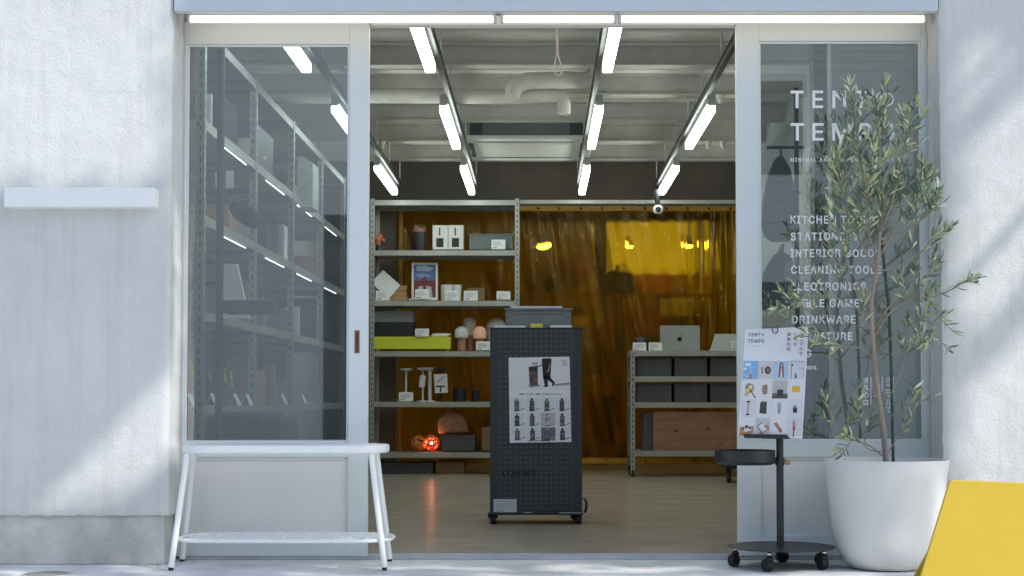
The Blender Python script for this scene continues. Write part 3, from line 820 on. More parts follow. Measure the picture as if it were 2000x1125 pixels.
# shelf 4
t = thing("lidded_box", "black box with a light grey lid standing on the lime case", "box", W(769, 657, YI))
obj("body", M().pbox(731, 630, 807, 657, YI, .26), BLACK, t, bevel=.006)
obj("lid", M().pbox(730, 607, 808, 629.6, YI - .005, .27), GREY, t, bevel=.005)
t = thing("lime_case", "flat lime yellow case on small feet on the back shelving", "case", W(804, 684, YI))
obj("body", M().pbox(729, 657.5, 880, 682, YI - .03, .34), LIME, t, bevel=.006)
for a in (738, 874): obj("foot", M().pbox(a - 3, 682.2, a + 3, 685, YI - .01, .02), LIME, t); obj("foot", M().pbox(a - 3, 682.2, a + 3, 685, YI + .25, .02), LIME, t)
card(811, 642, 838, 657, YI - .03, "price card standing on the lime case")
m = M(); pl = YPlane(YI)
for k, (a, b, y) in enumerate(((842, 874, 655), (843, 880, 653), (845, 879, 651))): m.pbox(a, y, b, y + 1.9, YI + .02 * k, .16)
tag(obj("paper_stack", m, PAPER), "small stack of loose white papers on the lime case", "papers")
dome(901.5, 637, 660, 13.5, YI + .05, WPLASTIC, "table_lamp", "white domed table lamp on a pinkish base, in front of the others", "lamp", 685, COPPER)
dome(917, 619, 655, 13.5, YI + .16, mat("greyish_white", (.50, .49, .45), .5), "table_lamp", "pale domed table lamp standing tallest, behind the pinkish ones", "lamp", 685, COPPER)
dome(937, 637, 661, 12.5, YI + .04, mat("peach_glass", (.70, .40, .30), .5, emit=.10, ecol=(1, .55, .35)), "table_lamp", "short peach coloured rounded lamp behind a price card", "lamp", 685, COPPER)
dome(969, 621, 668, 19.5, YI + .14, bpy.data.materials["greyish_white"], "table_lamp", "largest round pale lamp, half hidden by the pegboard cart", "lamp", 685, COPPER)
card(930, 667, 957, 684, YI - .06, "price card under the peach coloured lamp")
# shelf 5
for k, (cx_, y0, lb) in enumerate(((792, 719.5, "thin white T-shaped lamp rising behind a price card"), (825, 718, "thin white T-shaped lamp with a paper tag on its stem"), (839, 718, "thick white T-shaped lamp beside the hanging sheet"))):
    x = XX(cx_, YI, y0); zt = ZZ(y0, YI); rr = (12.5, 11.5, 10)[k] * YI / F; st = (.010, .008, .017)[k]
    t = thing("desk_lamp", lb, "lamp", (x, YI + .05, LEV[4]), "white T-shaped lamps on the shelf")
    obj("head", M().lathe([(rr * .6, -.026), (rr, -.012), (rr, 0)], x, YI + .05, zt, 24), WPLASTIC, t, smooth=True)
    obj("stem", M().cyl((x, YI + .05, LEV[4] + .012), (x, YI + .05, zt - .03), st, seg=12), WPLASTIC, t, smooth=True)
    obj("foot", M().lathe([(.05, 0), (.05, .01), (.03, .012)], x, YI + .05, LEV[4], 20), WPLASTIC, t, smooth=True)
m = M(); pl = YPlane(YI + .02); m.prism([pl(x, y) for x, y in ((818, 756), (829, 757), (832, 734), (821, 732))], .001)
tag(obj("paper_tag", m, PAPER), "narrow white paper tag hanging on a lamp stem", "tag")
m = M(); pl = YPlane(YI + .0); m.prism([pl(x, y) for x, y in ((850, 768), (875, 767), (873, 730), (847, 731))], .001, col=(.72, .73, .72))
m.rect(pl, 851, 753, 869, 756, (.04, .04, .04)); m.rect(pl, 859, 756, 862, 766, (.04, .04, .04)); m.poly(pl, [(852, 746), (866, 734), (869, 736), (856, 749)], (.45, .46, .46))
tag(obj("hanging_sheet", m, PRINT), "white sheet printed with a black T shape beside the thick lamp", "sheet")
m = M().cyl(W(860, 720, YI + .02), W(860, 732, YI + .005), .004, seg=6).box(XX(846, YI, 720), XX(872, YI, 720), YI + .005, YI + .09, ZZ(722, YI), ZZ(719, YI))
m.cyl((XX(860, YI, 720), YI + .05, LEV[4]), (XX(860, YI, 720), YI + .05, ZZ(722, YI)), .012, seg=10)
tag(obj("black_lamp", m, BLACK), "black T-shaped lamp behind the printed sheet", "lamp")
card(779, 766, 807, 783, YI - .06, "price card in front of the thin T-shaped lamp")
for a, b, y, lb in ((884, 909, 757, "larger dark round pot in the shadow of the shelf"), (920, 936, 762, "smaller dark round pot next to the pegboard cart")):
    x = XX((a + b) / 2, YI, 770); r = (b - a) / 2 * YI / F; hh = ZZ(y, YI) - LEV[4]
    tag(obj("dark_pot", M().lathe([(r * .85, 0), (r, hh * .4), (r * .95, hh), (r * .85, hh), (r * .8, hh * .3), (0, hh * .2)], x, YI + .08, LEV[4], 24), BLACK, smooth=True), lb, "pot", "dark pots on the shelf")
# shelf 6: woven ball lamps
def ball(cx_, cy_, r_, mt, label, lit):
    c = W(cx_, cy_, YI + .02); r = r_ * YI / F; c.z = max(c.z, LEV[5] + r)
    t = thing("woven_lamp", label, "lamp", (c.x, c.y, c.z - r), "woven ball lamps on the lowest shelf")
    m = M()
    for k in range(9):
        ax = Vector((rnd.gauss(0, 1), rnd.gauss(0, 1), rnd.gauss(0, 1))).normalized(); u = ax.orthogonal().normalized(); v = ax.cross(u)
        off = rnd.uniform(-.45, .45) * r; rr = math.sqrt(r * r - off * off)
        m.tube([c + ax * off + (u * math.cos(a) + v * math.sin(a)) * rr for a in [2 * math.pi * i / 20 for i in range(20)]], .0085, 6, True)
    obj("woven_shell", m, mt, t, smooth=True)
    rb = r * (.36 if lit else .25)
    obj("bulb", M().lathe([(0, -rb), (rb * .7, -rb * .7), (rb, 0), (rb * .7, rb * .7), (0, rb)], c.x, c.y, c.z, 16), BULB if lit else WPLASTIC, t, smooth=True)
ball(818, 865, 14, ORANGE, "amber woven ball lamp, unlit", False)
ball(843, 865, 14, REDP, "red woven ball lamp, lit from inside", True)
crate("dark grey crate under the tan paper bag on the lowest shelf", 862, 850, 929, 880, YI, .3, DGREY)
m = M(); pl = YPlane(YI + .06)
q = [(855, 848), (854, 825), (858, 812), (872, 804), (890, 803), (903, 808), (910, 822), (917, 846)]
m.prism([pl(*a) for a in q[::-1]], .14)
tag(obj("paper_bag", m, TAN, bevel=.03, seg=4), "crumpled tan paper bag lying on the dark grey crate", "bag")
box_item("brown_carton", "brown carton behind the pegboard cart on the lowest shelf", "carton", 941, 834, 962, 880, YI, .25, CARTON, .003)
box_item("floor_carton", "dark brown carton on the floor under the back shelving", "carton", 856, 902, 907, 930, YB + .1, .3, CARTON, .003)
box_item("floor_carton", "long dark box on the floor under the back shelving", "box", 735, 903, 846, 930, YB + .12, .3, DGREY, .004)

# low shelving goods
YL = YK + .05
k = 0
for (y0, y1, row) in ((698, 735, "upper"), (749, 786, "lower")):
    for (a, b, pos) in ((1246, 1313, "nearest the open end"), (1316, 1383, "in the middle"), (1386, 1453, "half hidden by the door")):
        crate("dark grey bin in the %s row of the low shelving, %s" % (row, pos), a, y0, b, y1, YL, .36, DGREY, "dark grey bins in the low shelving", .010)
t = thing("wooden_crate", "large reddish pine crate on the bottom board of the low shelving", "crate", W(1360, 880, YL))
obj("front_board", M().pbox(1276, 804, 1470, 881, YL, .02), PINE, t, bevel=.003)
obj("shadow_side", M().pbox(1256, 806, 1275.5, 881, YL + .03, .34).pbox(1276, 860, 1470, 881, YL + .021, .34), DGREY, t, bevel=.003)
p = YPlane(YL); m = M()
for (a, b) in ((1321, 842), (1384, 837)): m.ell(p, a, b, 3, 2.4, (.10, .05, .03))
m.line(p, [(1404, 871), (1413, 863)], 1.4, (.12, .06, .035)); obj("knots", m, PRINT, t)
t = thing("laptop", "open silver laptop seen from behind on the low shelving", "laptop", W(1328, 685, YL + .1))
pl = Plane((0, YL + .12, cl[0]), (0, -1, -.10))
m = M(); q = [(1289, 686), (1367, 687), (1367, 638), (1365, 636), (1291, 636), (1289, 638)]; m.prism([pl(*a) for a in q], .006, pl.n); obj("screen_lid", m, ALU, t, bevel=.0012)
xa, xb = XX(1289, YL + .12), XX(1367, YL + .12)
obj("keyboard_base", M().box(xa, xb, YL + .135, YL + .37, cl[0], cl[0] + .012), ALU, t, bevel=.002)
m = M()
for (cx_, cy_, rx, ry) in ((1325.6, 662.5, 3.0, 4.2), (1329.2, 662.5, 3.0, 4.2)): m.ell(pl, cx_, cy_, rx, ry, (.02, .02, .02), .0015)
m.ell(pl, 1332.6, 661, 1.7, 2.0, (.33, .345, .34), .0025); m.poly(pl, [(1327.4, 657.6), (1328.2, 655.0), (1330, 653.6), (1329.6, 656.4)], (.02, .02, .02), .0015)
obj("fruit_emblem", m, PRINT, t)
x = XX(1254, YL + .2, 660); m = M().lathe([(.045, 0), (.068, .02), (.068, .10), (.05, .125), (0, .13)], x, YL + .22, cl[0], 24)
tag(obj("round_speaker", m, BLACK, smooth=True), "black domed round speaker behind two price cards", "speaker")
card(1236, 669, 1262, 685, YL, "price card at the corner of the low shelving, below the round speaker")
card(1267, 669, 1293, 685, YL, "price card between the round speaker and the laptop")
t = thing("tilted_display", "grey slanted display panel beside the laptop", "display", W(1420, 685, YL + .1))
pl = Plane((0, YL + .05, cl[0]), (0, -1, .5)); m = M(); m.prism([pl(*a) for a in ((1386, 686), (1470, 686), (1470, 652), (1397, 652))], .012, pl.n); obj("panel", m, ALU, t, bevel=.002)
obj("stand", M().box(XX(1400, YL + .2), XX(1460, YL + .2), YL + .22, YL + .24, cl[0], cl[0] + .14), DGREY, t)
card(1428, 666, 1452, 684, YL - .02, "price card leaning on the slanted display")
c = W(1420, 945, 12.0)
t = thing("trolley", "black wheeled trolley half hidden behind the right door", "trolley", (c.x + .1, 12.0, .015))
m = M(); m.box(c.x - .02, c.x + .4, 11.9, 12.3, .13, .17); obj("platform", m, BLACK, t, bevel=.004)
for dx in (0.01, .36): m = M(); m.cyl((c.x + dx - .015, 11.96, .06), (c.x + dx + .015, 11.96, .06), .045, seg=14); m.box(c.x + dx - .02, c.x + dx + .02, 11.94, 11.98, .105, .13); obj("caster", m, RUBBER, t)

# ------------------------------------------------------------------ amber curtain and the room behind
YCU = 13.88
xa, xb = XX(780, YCU), 1.855; zt, zb = ZZ(404, YCU), ZZ(905, YCU)
t = thing("strip_curtain", "transparent amber PVC curtain with mesh reinforcement closing off the back room", "curtain", ((xa + xb) / 2, YCU, zb))
m = M(); nx, nz = 260, 26
def fold(x, z):
    a = .026 * math.sin(x * 17 + 1.2 * math.sin(x * 3.1)) + .016 * math.sin(x * 37 + z * .7) + .01 * noise.noise((x * 3, 0, z * 1.2))
    if x > 1.35: a += .03 * math.sin((x - 1.35) * 60)
    return a
vs = [(xa + (xb - xa) * i / nx, YCU + fold(xa + (xb - xa) * i / nx, k) * (.5 + .5 * (1 - k / nz)), zb + (zt - zb) * k / nz) for k in range(nz + 1) for i in range(nx + 1)]
fs = [(k * (nx + 1) + i, k * (nx + 1) + i + 1, (k + 1) * (nx + 1) + i + 1, (k + 1) * (nx + 1) + i) for k in range(nz) for i in range(nx)]
m.add(vs, fs); obj("sheet", m, CURT, t, smooth=True)
m = M(); m.box(xa, xb, YCU - .035, YCU - .03, ZZ(413, YCU), zt + .003); m.box(xa, xb, YCU - .035, YCU - .03, zb, ZZ(894, YCU)); m.box(xa, xa + .035, YCU - .034, YCU - .029, ZZ(894, YCU), ZZ(413, YCU)); obj("hem", m, HEM, t)
for i in range(16): obj("eyelet", M().cyl((xa + .1 + i * .2, YCU - .037, ZZ(408, YCU)), (xa + .1 + i * .2, YCU - .033, ZZ(408, YCU)), .013, seg=10), RUBBER, t)
m = M().cyl((xa - .1, YCU + .02, zt + .03), (xb, YCU + .02, zt + .03), .014, seg=10); obj("curtain_rod", m, STEEL, t)

YR = 16.6
t = thing("window", "bright glowing window in the back room wall, seen through amber plastic", "window", W(1267, 535, 17.26))
obj("frame", M().pbox(1168, 424, 1180, 545, 17.24, .055).pbox(1356, 424, 1366, 545, 17.24, .055).pbox(1180, 424, 1356, 430, 17.24, .055), mat("dark_timber", (.05, .035, .025), .6), t)
obj("pane", M().pbox(1180, 430, 1356, 536, 17.27, .02), BOARD, t)
for (cx_, cy_, r, Y, lb) in ((1060, 482, 13, 15.3, "brightest glowing pendant lamp behind the amber curtain"), (1229, 481, 8, 16.4, "glowing pendant lamp in front of the bright back window"), (1345, 480, 9, 16.0, "glowing pendant lamp at the right edge of the back window")):
    c = W(cx_, cy_, Y); rr = r * Y / F
    t = thing("pendant_lamp", lb, "lamp", c, "pendant lamps in the back room")
    obj("shade", M().lathe([(.02, .10), (rr * .7, .06), (rr * 1.1, .0), (rr * 1.05, .0), (rr * .6, .052)], c.x, c.y, c.z + .005, 20), mat("shade_metal", (.25, .2, .12), .4) if "shade_metal" not in bpy.data.materials else bpy.data.materials["shade_metal"], t, smooth=True)
    obj("bulb", M().lathe([(0, -.025), (rr * .7, -.02), (rr, 0), (0, .02)], c.x, c.y, c.z, 16), PEND, t, smooth=True)
    obj("cable", M().cyl((c.x, c.y, c.z + .1), (c.x, c.y, ZC - .001), .004, seg=6), BLACK, t)
x0, x1 = XX(905, YR), XX(1180, YR); x2, x3 = XX(1245, YR), XX(1440, YR)
def bench_unit(label, x0, x1):
    zt = ZZ(572, YR)
    t = thing("workbench", label, "workbench", ((x0 + x1) / 2, YR + .2, .015), "timber workbenches in the back room")
    obj("top", M().box(x0, x1, YR, YR + .5, zt - .03, zt), WOOD, t)
    obj("shelf", M().box(x0 + .06, x1 - .06, YR + .02, YR + .48, .62, .645).box(x0 + .06, x1 - .06, YR + .02, YR + .48, .25, .275), WOOD, t)
    for x in (x0, x1 - .06): obj("leg", M().box(x, x + .06, YR + .01, YR + .07, .015, zt - .031).box(x, x + .06, YR + .42, YR + .48, .015, zt - .031), WOOD, t)
t = thing("timber_doorway", "timber door frame with a dark head beam just behind the amber curtain", "door frame", (XX(1270, 15.2), 15.2, .015))
DT = bpy.data.materials["dark_timber"]
obj("head_beam", M().pbox(1005, 418, 1440, 434, 15.2, .06), DT, t)
for q in (1172, 1392): obj("post", M().box(XX(q, 15.2), XX(q + 12, 15.2), 15.2, 15.26, .015, ZZ(434.5, 15.2)), DT if q < 1300 else WOOD, t)
obj("lower_post", M().box(XX(1184, 15.2), XX(1199, 15.2), 15.2, 15.26, .015, ZZ(578, 15.2)), WOOD, t)
obj("rail", M().box(XX(1199.5, 15.2), XX(1391.5, 15.2), 15.205, 15.255, ZZ(582, 15.2), ZZ(574, 15.2)), WOOD, t)
bench_unit("timber workbench left of the black dome in the back room", x0, x1)
bench_unit("timber workbench right of the black dome in the back room", x2, x3)
BK = mat("matt_dark", (.02, .018, .016), .7)
for (nm, lb, ct, a, b, c_, d, Y, dp, mt) in (
    ("orange_board", "upright orange board behind the shelving, glowing through the curtain", "board", 950, 530, 990, 577, 15.0, .03, ORCARTON),
    ("orange_carton", "orange carton standing on the left workbench", "carton", 1116, 508, 1160, 541, 16.9, .3, ORCARTON),
    ("black_appliance", "black box shaped appliance on the left workbench", "appliance", 1042, 546, 1098, 571, 16.65, .3, BK),
    ("red_brown_carton", "wide red-brown carton on the right workbench", "carton", 1256, 536, 1322, 571, 16.7, .3, ORCARTON),
    ("yellow_tray", "bright yellow tray under the left workbench", "tray", 1118, 618, 1172, 638, 16.5, .09, YSTICK),
    ("display_slab", "pale rectangular panel under the right workbench", "panel", 1288, 580, 1353, 618, 16.5, .05, PALEWALL),
    ("low_carton", "brown carton under the right workbench beside the pale panel", "carton", 1216, 606, 1286, 655, 16.45, .14, ORCARTON),
    ("dark_cabinet", "dark cabinet below the left workbench", "cabinet", 1020, 640, 1110, 720, 16.4, .19, BK),
    ("stacked_carton", "brown carton low down behind the curtain, left of the low shelving", "carton", 1150, 690, 1225, 735, 15.6, .3, CARTON),
    ("stacked_carton", "dark orange carton on the floor behind the curtain", "carton", 1140, 770, 1228, 868, 15.2, .3, ORCARTON)):
    box_item(nm, lb, ct, a, b, c_, d, Y, dp, mt, .004)
c = W(1207, 572, 16.2); m = M().lathe([(.20, -.02), (.235, 0), (.235, .10), (.17, .20), (.05, .25), (.03, .255), (.03, .30), (0, .305)], c.x, c.y, c.z, 28)
m.cyl((c.x, c.y, .015), (c.x, c.y, c.z - .02), .12, .05, 16)
tag(obj("black_grill", m, BK, smooth=True), "black domed kettle grill between the two workbenches", "grill")

# ------------------------------------------------------------------ things behind the left glass
def pole_stand(label, x, Y, zb, zt, trays, knob_z):
    t = thing("pole_stand", label, "stand", (x, Y, zb))
    obj("pole", M().cyl((x, Y, zb + .02), (x, Y, zt), .017, seg=20), BLACK, t, smooth=True)
    obj("base", M().lathe([(.16, 0), (.16, .008), (.03, .012), (.02, .02)], x, Y, zb, 36), BLACK, t, smooth=True)
    for (x0, x1, z0, z1, y0, y1) in trays:
        m = M(); m.box(x0, x1, y0, y0 + .003, z0, z1).box(x0, x1, y1 - .003, y1, z0, z1).box(x0, x0 + .003, y0 + .003, y1 - .003, z0, z1).box(x1 - .003, x1, y0 + .003, y1 - .003, z0, z1).box(x0 + .003, x1 - .003, y0 + .003, y1 - .003, z0, z0 + .003)
        obj("tray", m, BLACK, t)
    obj("wooden_knob", M().cyl((x - .018, Y, knob_z), (x - .05, Y, knob_z), .014, seg=14), WOOD, t, smooth=True)
    return t
YS = 6.78
xp = XX(429, YS)
ps = pole_stand("black pole stand with a shallow tray behind the left door's glass", xp, YS, .015, ZZ(84, YS), [(xp + .02, XX(537, YS), ZZ(612, YS), ZZ(588, YS), YS - .06, YS + .12)], ZZ(605, YS))
m = M(); m.tube([W(x, y, YS - .02) for x, y in ((447, 396), (452, 386), (460, 382), (466, 386), (462, 396))], .004, 6)
m2 = M(); c = W(478, 418, YS)
vs = []; 
prof = [(0, -.085), (.028, -.078), (.042, -.04), (.045, 0), (.042, .04), (.025, .075), (0, .082)]
mm = M().lathe(prof, 0, 0, 0, 18)
rot = Matrix.Rotation(R(-52), 3, 'Y')
m2.add([c + rot @ Vector((p.x, p.y * .7, p.z)) for p in mm.v], mm.f)
t = thing("black_pouch", "black rounded pouch on a cord loop hanging from the pole stand", "pouch", c - Vector((0, 0, .06)))
obj("pouch_body", m2, CLOTH, t, smooth=True); obj("cord_loop", m, CORD, t, smooth=True)
# trunk-like leather box
t = thing("leather_case", "rounded brown leather case at the foot of the left door's glass", "case", W(480, 866, 7.15))
obj("body", M().box(XX(400, 7.15), XX(562, 7.15), 7.15, 7.5, .016, ZZ(805, 7.15)), LEATHER, t, bevel=.05, seg=5)
obj("front_flap", M().box(XX(425, 7.14), XX(512, 7.14), 7.138, 7.149, .25, ZZ(812, 7.15)), mat("darker_leather", (.05, .03, .022), .5, var=.2), t, bevel=.004)
# white folder etc. on the side shelves
def side_panel(name, label, cat, pts_, Y, d, mt, bev=.002, n=(0, -1, 0)):
    m = M(); p = YPlane(Y); m.prism([p(*a) for a in pts_], d); return tag(obj(name, m, mt, bevel=bev), label, cat)
side_panel("white_folder", "white upright folder behind the stand's tray, with a red mark", "folder", [(424, 622), (486, 622), (463, 515), (424, 515)], 7.35, .03, PAPER)
side_panel("paper_label", "white paper label behind the black pole, left piece", "label", [(421, 368), (430, 368), (430, 335), (420, 336)], 7.5, .001, PAPER, 0)
side_panel("paper_label", "white paper label right of the black pole, upper left window", "label", [(441, 368), (457, 367), (457, 333), (441, 334)], 7.5, .001, PAPER, 0)
side_panel("pale_carton", "tall pale grey-green carton on the side shelving near the top", "carton", [(580, 405), (611, 405), (611, 318), (594, 306), (580, 306)], 9.75, .25, mat("pale_sage", (.45, .50, .47), .6))
m = M().cyl(W(517, 308, 8.25), W(517, 308, 8.252), .011, seg=16); tag(obj("round_sticker", m, PAPER), "small round white sticker on the side shelving", "sticker")
NEON = mat("neon_yellow_strap", (.62, .70, .05), .6)
for q, lb in (([(366, 706), (375, 705), (386, 745), (378, 745)], "neon yellow strip furthest left, crossing the near upright"), ([(408, 722), (415, 744), (411, 744), (407, 731)], "shortest neon yellow strip, left of the black pole"),
              ([(438, 713), (444, 746), (440, 748), (437, 742)], "pointed neon yellow strip just right of the black pole"), ([(449, 724), (453, 724), (456, 756), (452, 756)], "narrow neon yellow strip right of the pointed one")):
    side_panel("neon_strip", lb, "strip", q[::-1], 7.3, .002, NEON, 0)
YT = 7.4
for i, (a, y, Y, lb) in enumerate(((372, 768, 7.1, "white tent card furthest left on the side shelving's low board"), (416, 763, 7.4, "white tent card left of the black pole's foot"), (461, 764, 7.5, "white tent card just right of the black pole"),
                                   (484, 762, 8.0, "brownish tent card beside the second upright"), (553, 762, 8.9, "white tent card between the second and third uprights"), (592, 765, 10.0, "small white tent card beyond the third upright"))):
    wpx = 14 if Y < 8 else 9
    yb = 775 - (LEV[4] - H) * F / Y if False else None
    x = XX(a, Y); z = LEV[4]; hh = .062
    m = M(); m.prism([Vector((x - .030, Y - .0, z)), Vector((x - .024, Y - .05, z)), Vector((x, Y - .04, z + hh)), Vector((x - .004, Y + .005, z + hh))], .001, Vector((-1, 0, .3)).normalized()); m.prism([Vector((x + .028, Y - .06, z)), Vector((x + .035, Y, z)), Vector((x + .004, Y + .005, z + hh)), Vector((x, Y - .05, z + hh))], .001, Vector((1, 0, .3)).normalized())
    tag(obj("tent_card", m, PAPER), lb, "card", "tent cards on the side shelving")
for nm, lb, ct, x0, x1, y0, y1, z, h, mt in (
    ("dark_bag", "slumped dark bag on the side shelving between two leaning cards", "bag", -1.86, -1.62, 8.75, 9.1, LEV[2], .16, CLOTH),
    ("leaning_board", "pale board leaning on the side shelving beyond the dark bag", "board", -1.70, -1.66, 9.6, 9.95, LEV[2], .26, PAPER),
    ("grey_box", "grey box on the side shelving's middle board, near the tray", "box", -1.9, -1.62, 7.5, 7.85, LEV[3], .13, GREY),
    ("brown_box", "upright brown box on the side shelving behind the white folder", "box", -1.92, -1.66, 8.35, 8.6, LEV[3], .24, CARTON),
    ("teal_box", "dark teal box on the side shelving beyond the second upright", "box", -1.9, -1.64, 8.8, 9.2, LEV[3], .12, mat("dark_teal", (.04, .08, .09), .5)),
    ("dark_box", "tall dark box at the far end of the side shelving", "box", -1.95, -1.62, 10.9, 11.6, LEV[3], .32, BK),
    ("dark_box", "dark box on the side shelving's lowest board", "box", -1.95, -1.64, 8.4, 9.3, LEV[5], .3, BK),
    ("grey_bag", "pale grey bag on the lowest board near the door's stile", "bag", -1.9, -1.62, 9.7, 10.3, LEV[5], .2, GREY),
    ("orange_box", "dull orange box standing on the side shelving's low board", "box", -1.9, -1.64, 8.45, 8.9, LEV[4], .2, TAN),
    ("dark_goods", "dark boxed goods on the side shelving's top reachable board", "box", -1.95, -1.66, 7.6, 8.1, LEV[1], .28, BK),
    ("dark_goods", "dark boxed goods on the third bay of the upper board", "box", -1.95, -1.66, 8.5, 9.2, LEV[1], .3, DGREY),
    ("wooden_tool", "slim wooden tool standing on the low board before the third upright", "tool", -1.66, -1.63, 9.1, 9.14, LEV[4], .24, WOOD)):
    m = M().box(x0, x1, y0, y1, z, z + h); tag(obj(nm, m, mt, bevel=.006), lb, ct)

for nm, lb, ct, x0, x1, y0, y1, z, h, mt in (
    ("white_carton", "small white carton on the upper board of the side shelving, second bay", "carton", -1.78, -1.62, 8.42, 8.47, LEV[1], .17, PAPER),
    ("pale_booklet", "pale booklet standing on the upper board near the black pole", "booklet", -1.70, -1.62, 7.28, 7.30, LEV[1], .19, PAPER),
    ("tan_box", "tan box on the second board of the side shelving, first bay", "box", -1.85, -1.63, 7.75, 7.95, LEV[2], .15, TAN),
    ("white_jar_box", "white box on the second board of the side shelving beside the second upright", "box", -1.78, -1.63, 8.3, 8.42, LEV[2], .14, WPLASTIC),
    ("pale_case", "pale grey case on the third board of the side shelving, third bay", "case", -1.85, -1.62, 9.55, 9.9, LEV[3], .16, ALU),
    ("white_sleeve", "white card sleeve on the third board beyond the third upright", "sleeve", -1.72, -1.62, 9.98, 10.0, LEV[3], .2, PAPER),
    ("pink_box", "dusty pink box on the second board of the side shelving, far bay", "box", -1.82, -1.62, 10.85, 11.1, LEV[2], .18, COPPER),
    ("light_bin", "light grey bin on the third board of the side shelving, second bay", "bin", -1.9, -1.61, 8.62, 8.75, LEV[3], .17, GREY),
    ("clear_jar", "pale jar on the low board of the side shelving, third bay", "jar", -1.72, -1.62, 9.6, 9.7, LEV[4], .15, WPLASTIC)):
    m = M().box(x0, x1, y0, y1, z, z + h); tag(obj(nm, m, mt, bevel=.006), lb, ct)

# ------------------------------------------------------------------ behind the right glass
m = M().box(XX(1626, 7.25), 1.859, 7.25, 7.35, .016, ZC - .001); struct("inner_wall", m, PALEWALL)
m = M().box(XX(1592, 7.6), XX(1632, 7.6), 7.6, 7.72, .016, ZC - .001)  # dark upright added to stand in for a reflection in the glass
tag(obj("reflection_post", m, mat("reflection_dark", (.045, .03, .022), .5, var=.3, scale=6, aniso=(4, 4, .4))), "dark post added behind the lettered glass in place of a reflection", "post")
YH = 7.35
t = thing("coat_stand", "dark coat stand with a cross bar behind the lettered glass", "stand", (XX(1557, YH), YH, .015))
m = M().cyl((XX(1557, YH), YH, .03), (XX(1557, YH), YH, ZZ(172, YH)), .012, seg=12); obj("pole", m, BLACK, t, smooth=True)
m = M().cyl(W(1497, 288, YH), W(1571, 288, YH), .008, seg=10).cyl(W(1525, 289, YH), W(1525, 304, YH), .006, seg=8); obj("cross_bar", m, BLACK, t, smooth=True)
obj("base", M().lathe([(.15, 0), (.15, .012), (.03, .02)], XX(1557, YH), YH, .015, 30), BLACK, t, smooth=True)
def hung(name, label, cat, poly, Y, d, mt, bev):
    p = YPlane(Y); m = M(); m.prism([p(*a) for a in poly[::-1]], d); return tag(obj(name, m, mt, bevel=bev, seg=4), label, cat)
hung("garment", "dark grey long garment hanging from the coat stand's cross bar", "garment", [(1521, 303), (1530, 303), (1535, 312), (1545, 330), (1551, 360), (1553, 410), (1553, 455), (1545, 470), (1510, 471), (1496, 462), (1489, 440), (1489, 410), (1495, 370), (1502, 340), (1513, 313)], YH + .02, .06, CLOTH, .015)
hung("shoulder_bag", "dark shoulder bag hanging low behind the lettered glass", "bag", [(1512, 498), (1524, 490), (1528, 476), (1533, 476), (1531, 492), (1545, 500), (1552, 530), (1552, 580), (1545, 602), (1492, 604), (1487, 580), (1494, 530)], YH + .06, .07, CLOTH, .015)
hung("folded_paper", "pale paper sheet tucked beside the shoulder bag", "paper", [(1535, 513), (1549, 508), (1549, 552), (1530, 546)], YH + .05, .002, GREY, 0)
box_item("wooden_shelf", "short pale wooden shelf low behind the lettered glass", "shelf", 1500, 582, 1540, 590, 7.5, .2, WOOD, .003)
t = thing("dark_plinth", "dark display cabinet under the wooden shelf behind the glass", "cabinet", (1.25, 7.7, .016))
obj("body", M().box(XX(1486, 7.55), XX(1590, 7.55), 7.55, 7.9, .016, ZZ(640, 7.55)), BK, t, bevel=.005)
obj("drawer_front", M().box(XX(1492, 7.55), XX(1586, 7.55), 7.54, 7.549, .3, ZZ(655, 7.55)), DGREY, t, bevel=.003)

